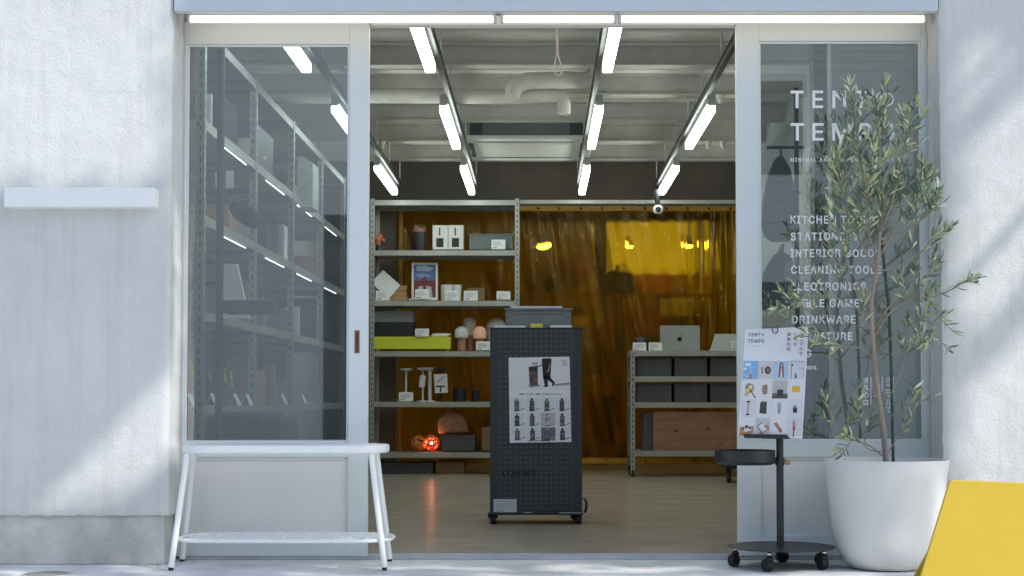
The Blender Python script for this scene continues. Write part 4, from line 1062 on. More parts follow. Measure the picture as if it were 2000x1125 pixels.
# ------------------------------------------------------------------ pegboard cart
YG = 8.05
gx0, gx1 = XX(957, YG, 820), XX(1137, YG, 820); gz0, gz1 = ZZ(1000, YG), ZZ(642, YG)
cart = thing("pegboard_cart", "black pegboard display cart on casters in the middle of the doorway", "display cart", ((gx0 + gx1) / 2, YG + .15, .015))
def peg_mat():
    m = bpy.data.materials.new("black_pegboard"); m.use_nodes = True
    n = m.node_tree.nodes; l = m.node_tree.links; b = n["Principled BSDF"]
    tc = n.new("ShaderNodeTexCoord"); sx = n.new("ShaderNodeSeparateXYZ"); l.new(tc.outputs['Object'], sx.inputs[0])
    pitch = .0274
    def cell(o, off):
        a = n.new("ShaderNodeMath"); a.operation = 'MULTIPLY_ADD'; a.inputs[1].default_value = 1 / pitch; a.inputs[2].default_value = off; l.new(o, a.inputs[0])
        f = n.new("ShaderNodeMath"); f.operation = 'FRACT'; l.new(a.outputs[0], f.inputs[0])
        s = n.new("ShaderNodeMath"); s.operation = 'SUBTRACT'; s.inputs[1].default_value = .5; l.new(f.outputs[0], s.inputs[0]); return s.outputs[0]
    u = cell(sx.outputs[0], .5); v = cell(sx.outputs[2], .3)
    c = n.new("ShaderNodeCombineXYZ"); l.new(u, c.inputs[0]); l.new(v, c.inputs[1])
    ln = n.new("ShaderNodeVectorMath"); ln.operation = 'LENGTH'; l.new(c.outputs[0], ln.inputs[0])
    hole = n.new("ShaderNodeMath"); hole.operation = 'LESS_THAN'; hole.inputs[1].default_value = .115; l.new(ln.outputs['Value'], hole.inputs[0])
    ab = n.new("ShaderNodeMath"); ab.operation = 'ABSOLUTE'; l.new(sx.outputs[0], ab.inputs[0])
    inn = n.new("ShaderNodeMath"); inn.operation = 'LESS_THAN'; inn.inputs[1].default_value = .213; l.new(ab.outputs[0], inn.inputs[0])
    hc = n.new("ShaderNodeMix"); hc.data_type = 'RGBA'; hc.inputs[6].default_value = (.006, .006, .006, 1); hc.inputs[7].default_value = (.19, .20, .20, 1); l.new(inn.outputs[0], hc.inputs[0])  # inner holes coloured pale for light seen through them, outer ones dark
    nz = n.new("ShaderNodeTexNoise"); nz.inputs['Scale'].default_value = 14; l.new(tc.outputs['Object'], nz.inputs['Vector'])
    cr = n.new("ShaderNodeValToRGB"); cr.color_ramp.elements[0].color = (.032, .034, .038, 1); cr.color_ramp.elements[1].color = (.048, .050, .054, 1); l.new(nz.outputs['Fac'], cr.inputs[0])
    mx = n.new("ShaderNodeMix"); mx.data_type = 'RGBA'; l.new(hole.outputs[0], mx.inputs[0]); l.new(cr.outputs[0], mx.inputs[6]); l.new(hc.outputs[2], mx.inputs[7])
    l.new(mx.outputs[2], b.inputs['Base Color']); b.inputs['Roughness'].default_value = .5
    return m
PEG = peg_mat()
obj("front_board", M().box(gx0, gx1, YG, YG + .012, gz0, gz1), PEG, cart, bevel=.0012)
obj("back_board", M().box(gx0, gx1, YG + .30, YG + .312, gz0, gz1), PEG, cart, bevel=.0012)
obj("side_board", M().box(gx0 + .002, gx0 + .012, YG + .0125, YG + .2995, gz0, gz1 - .002).box(gx1 - .012, gx1 - .002, YG + .0125, YG + .2995, gz0, gz1 - .002), BLACK, cart)
obj("top_tray", M().box(gx0 - .004, gx1 + .004, YG - .004, YG + .316, gz1 + .0005, gz1 + .006), BLACK, cart, bevel=.001)
obj("bottom_tray", M().box(gx0 - .004, gx1 + .004, YG - .008, YG + .32, gz0 - .016, gz0 - .0005), BLACK, cart, bevel=.002)
def caster(parent, x, y, zt, r=.029, wd=.013, yaw=0.0, fl=.015):
    m = M(); d = Vector((math.cos(yaw), math.sin(yaw), 0)); c = Vector((x, y, fl + r))
    s_ = Vector((-d.y, d.x, 0)) * .012
    for k in (-1, 1): m.cyl(c + s_ + d * k * (wd * .35), c + s_ + d * k * wd, r, r * .94, 18)
    o = obj("caster", m, RUBBER, parent, smooth=True, angle=30)
    m = M(); m.cyl((x, y, fl + r * 1.6), (x, y, zt), .008, seg=10); m.cyl(c + s_ - d * wd * .3, c + s_ + d * wd * .3, r * 1.03, seg=18); m.lathe([(.015, 0), (.015, .012), (.009, .016)], x, y, fl + r * 1.75, 14)
    obj("fork", m, RUBBER, o); obj("stem_ring", M().lathe([(.0105, 0), (.0105, .006)], x, y, fl + r * 2.55, 12), CHROME, o)
for dx in (gx0 + .018, gx1 - .018):
    for dy in (YG + .02, YG + .29): caster(cart, dx, dy, gz0 - .016, .027, .014, .15 if dy < YG + .1 else 1.1)
c = W(1139, 987, YG + .2); obj("handle_wheel", M().tube([c + Vector((0.006, math.cos(a) * .036, math.sin(a) * .036)) + Vector((abs(math.cos(a)) * .012, 0, 0)) for a in [2 * math.pi * i / 16 for i in range(16)]], .006, 8, True), RUBBER, cart, smooth=True)
# pegs
for px in (983, 993, 1003.5, 1013, 1023, 1033, 1043):
    m = M(); m.tube([W(px, 915, YG - .001), W(px, 926, YG - .006), W(px + .3, 926.5, YG - .05), W(px, 921, YG - .055)], .003, 6)
    tag(obj("peg_hook", m, RUBBER, smooth=True), "thin black wire hook in the row of hooks low on the pegboard", "hook", "wire hooks on the pegboard")
for a_, b_, lb in ((1001, 1016, "black metal key resting across the hooks, left one"), (1022, 1034, "black metal key resting across the hooks, right one")):
    m = M(); m.tube([W(a_, 923, YG - .02), W(b_, 925, YG - .03)], .0035, 6); tag(obj("hook_bar", m, RUBBER, smooth=True), lb.replace("metal key resting", "metal bar resting"), "bar")
m = M(); p = YPlane(YG - .010); m.tube([W(1032, 866, YG - .016), W(1032.5, 861, YG - .016), W(1073, 861, YG - .016), W(1073.5, 866, YG - .016), W(1073.5, 868, YG)], .0018, 6); m.tube([W(1032, 866, YG - .016), W(1032, 868, YG)], .0018, 6)
tag(obj("wire_holder", m, BLACK, smooth=True), "black wire bracket holding the poster's bottom edge", "bracket")

# poster on the cart
ps_ = thing("poster", "white product poster of cart photographs on the black pegboard", "poster", W(1055, 866, YG - .004))
pp = YPlane(YG - .0045); Q = lambda x, y: (980 + x / 6.253, 690 + y / 6.253)
cs = [Q(98, 1095), Q(850, 1083), Q(828, 42), Q(84, 55)]
obj("sheet", M().prism([pp(*a) for a in cs], .0025, col=(.90, .91, .94)), PRINT, ps_)
m = M()
def zp(l): return [Q(*a) for a in l]
m.poly(pp, zp([(90, 62), (826, 50), (832, 440), (96, 455)]), (.86, .86, .91), .0006)
m.poly(pp, zp([(640, 400), (650, 375), (830, 355), (831, 385)]), (.36, .36, .41), .0009)
m.poly(pp, zp([(328, 170), (440, 150), (440, 385), (340, 398)]), (.10, .085, .09), .0009); m.poly(pp, zp([(330, 168), (440, 150), (440, 162), (330, 182)]), (.03, .03, .035), .0012)
m.poly(pp, zp([(372, 110), (445, 108), (436, 145), (366, 150)]), (.50, .50, .54), .0009)
for (x, y, r, cc) in ((360, 195, 18, (.02, .02, .02)), (415, 195, 18, (.02, .02, .02)), (360, 245, 22, (.30, .17, .11)), (360, 245, 11, (.09, .08, .08)), (407, 330, 26, (.32, .10, .06)), (368, 330, 16, (.05, .06, .07)), (408, 250, 9, (.40, .25, .15))):
    a = Q(x, y); m.ell(pp, a[0], a[1], r / 6.25, r / 6.25, cc, .0014)
m.poly(pp, zp([(330, 392), (460, 385), (455, 402), (360, 418)]), (.22, .25, .27), .0012)
for a in ((328, 397), (360, 412), (458, 396)): q = Q(*a); m.ell(pp, q[0], q[1], 1.2, 1.2, (.02, .02, .02), .0015)
m.line(pp, zp([(440, 165), (470, 152), (505, 138)]), 1.8, (.03, .03, .035), .0013)
D = (.022, .024, .030)
m.poly(pp, zp([(497, 62), (605, 60), (606, 90), (600, 215), (592, 290), (505, 300), (498, 200), (488, 100)]), D, .0012)
m.poly(pp, zp([(500, 270), (565, 285), (562, 395), (525, 398)]), D, .0012); m.poly(pp, zp([(530, 285), (595, 270), (600, 300), (640, 350), (622, 372), (570, 330)]), D, .0012)
m.poly(pp, zp([(502, 405), (528, 392), (566, 390), (566, 408), (520, 412)]), (.012, .012, .014), .0014); m.poly(pp, zp([(610, 395), (622, 368), (640, 340), (648, 352), (642, 385), (622, 404)]), (.012, .012, .014), .0014)
m.poly(pp, zp([(582, 125), (598, 128), (590, 180), (575, 230), (555, 240), (548, 218), (562, 200)]), (.34, .20, .15), .0015)
for k, s in enumerate(("WALL", "FOR", "USE")): 
    a = Q(722 + 18 * (k > 0), 86 + k * 26); b = Q(792, 100 + k * 26); text(m, pp, s, a[0], a[1], b[0], b[1], (.05, .05, .06), .02, lift=.0012)
a = Q(215, 488); b = Q(725, 509); text(m, pp, "\u5834\u6240\u3092\u3001\u3042\u305d\u3073\u3092\u3001\u9053\u5177\u3092\u3001\u6301\u3061\u904b\u3079\u308b\u3088\u3046\u306b\u3059\u308b\u3002", a[0], a[1], b[0], b[1], (.04, .04, .05), .02, lift=.0012)
rr = random.Random(3)
TX = [(104, 280), (292, 462), (472, 648), (655, 832)]; TY = [(540, 712), (724, 895), (905, 1066)]
for r_, (y0, y1) in enumerate(TY):
    for c_, (x0, x1) in enumerate(TX):
        sh = r_ * 4
        bgc = (.17, .18, .22) if (r_, c_) == (2, 2) else ((.58, .55, .60) if (r_, c_) == (1, 2) else (.80, .81, .87))
        m.poly(pp, zp([(x0 + sh, y0), (x1 + sh, y0), (x1 + sh, y1), (x0 + sh, y1)]), bgc, .0006)
        cxx = (x0 + x1) / 2 + sh - 10; top = y0 + 38
        m.poly(pp, zp([(cxx + 20, y1 - 18), (x1 + sh, y1 - 48), (x1 + sh, y1 - 34), (cxx + 25, y1 - 6)]), (.38, .38, .43), .0008)
        body = (.07, .075, .085) if (r_ + c_) % 2 else (.15, .14, .15)
        if (r_, c_) == (1, 2): body = (.55, .55, .57)
        m.poly(pp, zp([(cxx - 28, top), (cxx + 30, top), (cxx + 30, y1 - 12), (cxx - 28, y1 - 8)]), body, .001)
        m.poly(pp, zp([(cxx - 16, top - 28), (cxx + 14, top - 28), (cxx + 14, top - 1), (cxx - 16, top - 1)]), (.03, .03, .035) if c_ in (1, 3) else (.33, .33, .36), .001)
        for q in range(6):
            xq = cxx + rr.uniform(-22, 18); yq = rr.uniform(top + 8, y1 - 40)
            m.poly(pp, zp([(xq, yq), (xq + rr.uniform(8, 18), yq), (xq + 12, yq + rr.uniform(10, 24)), (xq, yq + 16)]), rr.choice([(.5, .5, .5), (.35, .18, .1), (.03, .03, .03), (.25, .25, .27), (.45, .12, .06) if c_ == 3 else (.3, .3, .3), (.6, .35, .05) if c_ == 1 else (.2, .2, .22)]), .0013)
        m.line(pp, zp([(cxx - 30, y1 - 7), (cxx + 32, y1 - 12)]), 1.3, (.03, .03, .035), .0014)
obj("printed_photographs", m, PRINT, ps_)

# note card, emblem and strip at the cart's foot
m = M(); p = YPlane(YG - .006); m.prism([p(*a) for a in ((964, 1004), (1009, 1004), (1009, 975), (964, 975))], .002, col=(.60, .63, .66))
for k, wd in enumerate((34, 38, 37, 39, 36)): m.line(p, [(969, 979.5 + k * 3.3), (969 + wd, 979.5 + k * 3.3)], .8, (.33, .35, .37), .0006)
m.line(p, [(969, 998), (983, 998)], 1.2, (.05, .05, .05), .0006)
tag(obj("note_card", m, PRINT), "white printed note at the lower corner of the pegboard", "card")
m = M(); p = YPlane(YG - .009); m.rect(p, 1022, 999.2, 1040, 1003.2, (.01, .01, .01), .0004); [m.rect(p, 1022.5 + k * 2.4, 999.8, 1024.2 + k * 2.4, 1002.2, (.5, .51, .51), .001) for k in range(7)]
m.rect(p, 1092, 1000.8, 1136, 1002.6, (.40, .41, .41), .001)
obj("maker_mark", m, PRINT, cart)
YT2 = YG + .03
zc = gz1 + .0065
t = crate("grey ribbed crate standing on top of the pegboard cart", 985, 602, 1118, 640, YG + .06, .23, mat("mid_grey_plastic", (.18, .195, .205), .45), None, .010)
box_item("paper_pad", "white papers lying across the top of the grey crate", "papers", 996, 598, 1098, 602, YG + .10, .14, PAPER, .001)
m = M().pbox(1036, 632, 1060, 640, YG + .015, .003); tag(obj("yellow_note", m, YSTICK), "yellow sticky note standing on the cart's top edge", "note")
box_item("white_booklet", "white booklet on the cart's top, left of the yellow note", "booklet", 965, 636, 1026, 640.2, YG + .005, .04, PAPER, .001)
box_item("white_booklet", "white booklet on the cart's top, right of the yellow note", "booklet", 1075, 635, 1117, 640.2, YG + .005, .04, PAPER, .001)

# ------------------------------------------------------------------ bench
YF, YRr = 6.06, 6.36
zt = ZZ(870, YF)
bn = thing("bench", "white metal bench with a slatted lower rack in front of the left door", "bench", (XX(548, 6.2), 6.2, 0))
def stadium(x0, x1, y0, y1, r, n=8):
    out = []
    for (cx_, cy_, a0) in ((x1 - r, y1 - r, 0), (x0 + r, y1 - r, 90), (x0 + r, y0 + r, 180), (x1 - r, y0 + r, 270)):
        for i in range(n + 1):
            a = R(a0 + 90 * i / n); out.append((cx_ + r * math.cos(a), cy_ + r * math.sin(a)))
    return out
sx0, sx1 = XX(345, YF, 870), XX(752, YF, 870)
m = M(); ol = stadium(sx0, sx1, YF, YRr, .12)
m.prism([Vector((x, y, zt)) for x, y in ol], .034, (0, 0, 1)); obj("seat", m, WHITEM, bn, bevel=.009, seg=3, smooth=True)
legs = ((366, 889, YF + .05, 334, 1106, YF + .0), (380, 891, YRr - .04, 356, 1092, YRr + .03), (725, 888, YF + .05, 751, 1105, YF + .0), (735, 891, YRr - .04, 761, 1090, YRr + .03))
for (a, b, Ya, c_, d, Yb) in legs:
    top = W(a, b, Ya); top.z = zt - .034; bt = W(c_, d, Yb); bt.z = .012
    o = obj("leg", M().tube([top, bt], .0125, 14), WHITEM, bn, smooth=True)
    obj("rubber_foot", M().tube([Vector((bt.x, bt.y, .001)), Vector((bt.x, bt.y, .012))], .0105, 12), RUBBER, o, smooth=True)
rx0, rx1 = XX(336, YF, 1050), XX(760, YF, 1045); zr = .118
ol = [Vector((x, y, zr)) for x, y in stadium(rx0, rx1, YF - .01, YRr + .02, .13)]
m = M().tube(ol, .0075, 10, True)
obj("rack_rim", m, WHITEM, bn, smooth=True)
m = M()
for y in (YF + .09, YF + .18, YF + .25): m.tube([Vector((rx0 + .03, y, zr)), Vector((rx1 - .03, y, zr))], .004, 8)
for i in range(11):
    x = rx0 + .10 + i * (rx1 - rx0 - .20) / 10; m.tube([Vector((x, YF - .01, zr + .006)), Vector((x, YRr + .02, zr + .006))], .0035, 8)
obj("rack_bars", m, WHITEM, bn, smooth=True)

# ------------------------------------------------------------------ poster stand
xs, ys = XX(1526, 6.17, 1064), 6.17
st = thing("poster_stand", "black round-based stand on casters holding a small tray and the poster board", "stand", (xs, ys, 0))
zb = .083
obj("base_plate", M().lathe([(.218, 0), (.222, .002), (.222, .004), (.02, .0055)], xs, ys, zb, 64), BLACK, st, smooth=True)
for (dx, dy, yw) in ((-.075, -.165, .5), (.158, -.10, .4), (-.186, .03, 2.4), (.043, .18, 1.9), (.186, .06, .9)): caster(st, xs + dx, ys + dy, zb, .027, .014, yw, 0.0)
obj("pole", M().cyl((xs - .004, ys, zb + .0055), (xs - .004, ys, ZZ(856, ys)), .0150, seg=24), BLACK, st, smooth=True)
obj("upper_pole", M().tube([W(1523, 862, ys + .02), W(1521, 800, ys + .06), W(1516, 700, ys + .085), W(1515, 640, ys + .09)], .008, 10), BLACK, st, smooth=True)
xt = XX(1455, ys, 890); z0, z1 = ZZ(907, ys), ZZ(879, ys); rt = .125
obj("round_tray", M().lathe([(rt - .012, 0), (rt, .012), (rt, z1 - z0), (rt - .003, z1 - z0), (rt - .003, .014), (rt - .014, .004), (0, .004)], xt, ys, z0, 56), BLACK, st, smooth=True)
obj("clamp_collar", M().cyl((xs - .004, ys, z0 - .004), (xs - .004, ys, z0 + .028), .0185, seg=24).box(xs - .034, xs - .012, ys - .008, ys + .008, z0 + .002, z0 + .022), BLACK, st, smooth=True)
kz = ZZ(902, ys); obj("wooden_knob", M().cyl((xs + .012, ys, kz), (xs + .019, ys, kz), .006, seg=12).cyl((xs + .019, ys, kz), (xs + .038, ys, kz), .0125, .0115, 20), WOOD, st, smooth=True)
pb = Plane((0, ys - .045, ZZ(850, ys)), (0, -1, .16))
lp = Plane((0, ys - .06, ZZ(850, ys)), (0, -1, 0))
m = M(); m.prism([lp(*a) for a in ((1457, 855.5), (1544, 857.5), (1537, 849), (1452, 847.5))], .045)
obj("ledge", m, BLACK, st, bevel=.001)
m = M(); m.tube([W(1510, 637, ys + .06), W(1508.5, 645, ys - .02), W(1511, 650, ys - .025), W(1516, 651, ys - .025), W(1519, 646, ys - .02), W(1519, 636, ys + .06)], .0024, 8); obj("hook", m, BLACK, st, smooth=True)

pbd = thing("poster_board", "white board printed with sixteen product pictures, tilted on the black stand", "poster", W(1505, 853, ys - .045))
cs = [(1441, 851), (1567, 857), (1579.5, 638), (1456, 643.5)]
m = M(); m.prism([pb(*a) for a in cs], .006, pb.n, col=(.72, .74, .76)); obj("sheet", m, PRINT, pbd)
m = M(); K = lambda x, y: (1420 + x / 4.686, 620 + y / 4.686)
def kp(l): return [K(*a) for a in l]
def box4(x0, y0, x1, y1, col, l=.0007, k=-.055):
    m.poly(pb, kp([(x0, y0), (x1, y0), (x1 + k * (y1 - y0), y1), (x0 + k * (y1 - y0), y1)]), col, l)
INK = (.05, .05, .055)
a, b = K(196, 143), K(305, 173); text(m, pb, "TENT", a[0], a[1], b[0], b[1], INK, .02, 1.3, skew=-.05); a, b = K(318, 148), K(343, 171); text(m, pb, "\u306e", a[0], a[1], b[0], b[1], INK, 0, skew=-.05)
a, b = K(193, 200), K(340, 231); text(m, pb, "TEMPO", a[0], a[1], b[0], b[1], INK, .02, 1.3, skew=-.05)
a, b = K(188, 262), K(336, 267); text(m, pb, "MINIMAL AND CONVENIENT TOOLS", a[0], a[1], b[0], b[1], (.25, .25, .26), .01)
for s, x, y in (("\u30df\u30cb\u30de\u30eb\u3067", 683, 137), ("\u4fbf\u5229\u306a", 625, 137), ("\u9053\u5177\u306e\u5e97", 566, 138)):
    q = K(x, y); vertical(m, pb, s, q[0], q[1], 9.6, 6.6, INK, .001, .01, -.05)
    m.line(pb, [(q[0] + 5.2, q[1] - 1), (q[0] + 5.2 - .05 * 9.6 * len(s), q[1] + 9.6 * len(s) - 2)], .4, (.35, .35, .36), .001)
gx = [(152, 288), (291, 427), (430, 566), (576, 717)]; gy = [(398, 567), (574, 742), (748, 915), (920, 1083)]
bgs = [[(.22, .42, .68), (.56, .55, .55), (.40, .53, .70), (.60, .62, .66)], [(.66, .67, .68), (.66, .66, .66), (.46, .44, .44), (.68, .69, .71)],
       [(.58, .60, .62), (.64, .66, .67), (.66, .68, .70), (.62, .64, .66)], [(.66, .67, .70), (.48, .50, .51), (.66, .67, .69), (.60, .61, .63)]]
for r_ in range(4):
    for c_ in range(4):
        dx = -r_ * 9.5
        box4(gx[c_][0] + dx, gy[r_][0], gx[c_][1] + dx, gy[r_][1], bgs[r_][c_])
def kell(x, y, rx, ry, col, l=.0012): q = K(x, y); m.ell(pb, q[0], q[1], rx / 4.686, ry / 4.686, col, l)
def kpol(l, col, lf=.0012): m.poly(pb, kp(l), col, lf)
def klin(l, wd, col, lf=.0014): m.line(pb, kp(l), wd / 4.686, col, lf)
kell(190, 430, 28, 14, (.72, .76, .82)); kell(165, 470, 18, 12, (.62, .70, .80)); klin([(217, 440), (218, 515)], 6, (.75, .78, .8)); kpol([(205, 530), (222, 508), (230, 560), (190, 562)], (.42, .20, .14)); klin([(155, 530), (200, 545)], 5, (.7, .75, .8))
klin([(322, 455), (320, 515)], 11, (.28, .07, .06)); kell(373, 483, 30, 36, (.07, .07, .075)); kell(376, 481, 17, 20, (.16, .16, .17), .0015)
klin([(474, 548), (486, 430), (500, 412), (512, 432), (516, 548)], 8, (.08, .08, .085)); klin([(484, 548), (492, 445)], 6, (.30, .06, .05)); klin([(505, 548), (506, 445)], 6, (.30, .06, .05)); kpol([(478, 470), (512, 470), (515, 550), (472, 550)], (.70, .74, .78), .0010)
klin([(592, 410), (585, 560)], 4, (.08, .08, .09)); kell(597, 437, 8, 10, (.05, .05, .06)); klin([(652, 466), (702, 466)], 3, (.08, .08, .09)); kpol([(622, 520), (632, 500), (640, 556), (618, 556)], (.10, .10, .12)); klin([(700, 466), (698, 550)], 3, (.3, .3, .32)); klin([(580, 400), (712, 402)], 3, (.1, .1, .1))
kell(206, 645, 42, 44, (.22, .25, .24)); kell(216, 638, 18, 20, (.75, .62, .16), .0015); kell(187, 668, 17, 18, (.70, .55, .10), .0015); kpol([(155, 712), (175, 672), (205, 690), (190, 725)], (.55, .38, .28), .0017); klin([(218, 672), (258, 735)], 8, (.02, .02, .02), .002)
kpol([(326, 620), (368, 614), (372, 640), (366, 702), (326, 704), (320, 660)], (.26, .17, .12)); kpol([(330, 628), (352, 625), (350, 700), (330, 700)], (.33, .23, .17), .0015)
kpol([(414, 700), (555, 700), (551, 742), (412, 742)], (.09, .08, .08), .001); kpol([(460, 660), (515, 660), (512, 722), (456, 722)], (.04, .045, .05), .0015); kpol([(420, 692), (450, 690), (452, 715), (416, 716)], (.22, .13, .09), .0016)
kpol([(597, 627), (668, 628), (666, 685), (595, 684)], (.72, .42, .03)); klin([(605, 640), (630, 665), (660, 640)], 4, (.5, .28, .02), .0016)
kell(196, 771, 20, 7, (.04, .03, .03)); klin([(196, 775), (188, 885)], 7, (.18, .05, .05)); kell(188, 888, 19, 7, (.03, .03, .03))
kpol([(306, 775), (365, 770), (360, 884), (295, 876)], (.055, .058, .06)); klin([(318, 775), (322, 766), (340, 768)], 5, (.04, .04, .04))
klin([(470, 875), (466, 800), (474, 780), (485, 782), (490, 810), (482, 875), (470, 880)], 6, (.09, .09, .10)); klin([(474, 870), (478, 800)], 12, (.45, .47, .48), .001)
kpol([(602, 830), (640, 828), (642, 870), (606, 874)], (.03, .032, .035)); klin([(622, 830), (605, 812)], 6, (.04, .05, .05)); klin([(622, 830), (620, 795)], 6, (.04, .05, .05)); klin([(624, 830), (640, 812)], 6, (.04, .05, .05))
kpol([(114, 1000), (246, 995), (243, 1060), (112, 1082)], (.46, .22, .10), .001); kpol([(135, 1010), (215, 1000), (222, 1035), (160, 1050)], (.62, .63, .66), .0014); kell(180, 1000, 16, 14, (.03, .03, .03), .0017); kell(207, 1012, 11, 10, (.03, .03, .03), .0017); kell(150, 1018, 12, 9, (.04, .04, .05), .0017)
klin([(280, 990), (325, 962)], 6, (.03, .03, .03)); klin([(280, 990), (318, 1062), (372, 1025)], 6, (.03, .03, .03)); kpol([(285, 992), (328, 968), (372, 1020), (320, 1054)], (.66, .69, .71), .0011); kpol([(335, 985), (365, 980), (388, 1005), (380, 1030), (350, 1010)], (.48, .22, .16), .0017); kpol([(296, 1058), (312, 1030), (338, 1064), (300, 1068)], (.44, .20, .14), .0017)
kpol([(425, 970), (455, 958), (505, 1035), (478, 1050)], (.42, .20, .10)); klin([(478, 1030), (500, 1022)], 5, (.03, .03, .03)); kell(492, 1045, 8, 8, (.08, .05, .04), .0015)
kpol([(600, 950), (625, 950), (628, 1010), (612, 1035), (598, 1010)], (.62, .30, .28)); klin([(603, 955), (622, 1010)], 3, (.5, .03, .03)); klin([(622, 955), (602, 1010)], 3, (.5, .03, .03)); kpol([(598, 1008), (628, 1010), (616, 1040), (608, 1040)], (.5, .02, .02), .0016); klin([(611, 1038), (606, 1092)], 9, (.02, .02, .02)); klin([(605, 945), (622, 938)], 3, (.1, .1, .1))
obj("printed_pictures", m, PRINT, pbd)

# ------------------------------------------------------------------ pot, stake, olive
xp_, yp_ = XX(1731, 6.14, 1000), 6.14
rim = 119.5 * 6.14 / F
zr_ = ZZ(904, yp_ - rim)
pot = thing("plant_pot", "large smooth white tapering pot standing by the right wall corner", "pot", (xp_, yp_, 0))
pr = [(.0, .001), (.12, .001), (.145, .006), (.172, .03), (.192, .065), (.207, .11), (.217, .17), (.226, .25), (.235, .33), (.245, .40)]
hh = zr_
prof = [(r / .245 * rim * (1.0), z / .40 * hh) for r, z in pr]
prof += [(rim - .001, hh + .004), (rim - .012, hh + .004), (rim - .018, hh - .01), (rim - .026, hh - .05)]
obj("body", M().lathe(prof, xp_, yp_, 0, 96), POTM, pot, smooth=True, angle=60)
m = M(); n = 40; vs = [(xp_, yp_, hh - .045)]
for k in range(1, 6):
    for i in range(n):
        a = 2 * math.pi * i / n; r = (rim - .028) * k / 5; vs.append((xp_ + r * math.cos(a), yp_ + r * math.sin(a), hh - .05 + .012 * noise.noise((r * 30 * math.cos(a), r * 30 * math.sin(a), 1))))
fs = [(0, 1 + i, 1 + (i + 1) % n) for i in range(n)]
for k in range(4):
    for i in range(n): j = (i + 1) % n; fs.append((1 + k * n + i, 1 + (k + 1) * n + i, 1 + (k + 1) * n + j, 1 + k * n + j))
m.add(vs, fs); obj("soil", m, SOIL, pot, smooth=True)

YO = 6.14
m = M(); a = W(1745, 905, YO + .03); a.z = hh - .05
m.tube([a, W(1741, 720, YO + .03), W(1736, 600, YO + .03), W(1722, 470, YO + .03)], .0068, 10)
st_ = tag(obj("plant_stake", m, STAKE, smooth=True), "dark green support stake beside the olive trunk", "stake")

tree = thing("olive_tree", "slender young olive tree growing in the large white pot", "tree", (XX(1733, YO), YO, hh - .05))
trunk = M(); leaves = M(); rt_ = random.Random(21)
def poly3(l, dz, r0, r1, seg=7):
    """branch through pixel points; depth wanders by dz metres from the trunk's plane"""
    n = len(l); out = []
    for i, (x, y) in enumerate(l):
        out.append(W(x + rt_.uniform(-2, 2), y + rt_.uniform(-2, 2), YO + dz * (i / max(1, n - 1))))
    # subdivide
    sm = []
    for i in range(n - 1):
        p0 = out[max(0, i - 1)]; p1 = out[i]; p2 = out[i + 1]; p3 = out[min(n - 1, i + 2)]
        for k in range(5):
            t = k / 5; sm.append(.5 * ((2 * p1) + (p2 - p0) * t + (2 * p0 - 5 * p1 + 4 * p2 - p3) * t * t + (3 * p1 - p0 - 3 * p2 + p3) * t ** 3))
    sm.append(out[-1])
    rs = [r0 + (r1 - r0) * i / (len(sm) - 1) for i in range(len(sm))]
    trunk.tube(sm, rs, seg); return sm
GREENS = [srgb(118, 132, 92), srgb(140, 150, 108), srgb(98, 116, 82), srgb(158, 165, 128), srgb(86, 106, 80), srgb(74, 98, 92), srgb(150, 152, 96), srgb(172, 180, 150), srgb(66, 88, 82)]
def leaf(p, d, ln, wd):
    d = d.normalized(); s = d.cross(Vector((rt_.gauss(0, 1), rt_.gauss(0, 1), rt_.gauss(0, 1))))
    if s.length < 1e-3: return
    s.normalize(); u = s.cross(d).normalized(); c = rt_.choice(GREENS); k = rt_.uniform(1.25, 2.5); gy_ = sum(c) / 3; c = tuple((q * .86 + gy_ * .14 + .004) * k for q in c)
    bend = u * ln * rt_.uniform(-.12, .12)
    mid = p + d * ln * .5 + bend; tip = p + d * ln; f = u * wd * .28
    vs = [p, p + d * ln * .22 + s * wd * .36 + f + bend * .5, mid + s * wd * .5 + f, p + d * ln * .8 + s * wd * .30 + f * .6 + bend * .6, tip,
          p + d * ln * .8 - s * wd * .30 + f * .6 + bend * .6, mid - s * wd * .5 + f, p + d * ln * .22 - s * wd * .36 + f + bend * .5, mid, p + d * ln * .22 + bend * .5, p + d * ln * .8 + bend * .6]
    c2 = tuple(min(1, q * 1.12) for q in c)
    n = len(leaves.v); leaves.add(vs, [(0, 1, 9), (1, 2, 8, 9), (2, 3, 10, 8), (3, 4, 10)], c); leaves.add(vs, [(0, 9, 7), (9, 8, 6, 7), (8, 10, 5, 6), (10, 4, 5)], c2)
def twig(p, d, ln, dens=1.0):
    d = d.normalized(); n = max(3, int(ln / .020)); pts_ = [p]; q = p.copy(); dd = d.copy()
    for i in range(n):
        dd = (dd + Vector((rt_.gauss(0, .13), rt_.gauss(0, .13), rt_.gauss(.05, .10)))).normalized(); q = q + dd * ln / n
        if q.y > 6.43: q.y = 6.43; dd.y = -abs(dd.y)
        pts_.append(q.copy())
    trunk.tube(pts_, [.0026 - .0017 * i / n for i in range(n + 1)], 5)
    for i in range(1, n + 1):
        if rt_.random() > dens: continue
        t = (pts_[i] - pts_[i - 1]).normalized(); o = t.cross(Vector((rt_.gauss(0, 1), rt_.gauss(0, 1), rt_.gauss(0, 1)))).normalized()
        for sg in (-1, 1):
            if rt_.random() < .14: continue
            leaf(pts_[i], t * rt_.uniform(.5, 1.2) + o * sg * rt_.uniform(.6, 1.0) + Vector((0, 0, .12)), rt_.uniform(.034, .060), rt_.uniform(.007, .0120))
    leaf(q, dd, rt_.uniform(.045, .065), .012); leaf(q, dd + Vector((rt_.gauss(0, .4), rt_.gauss(0, .4), .2)), .045, .009)
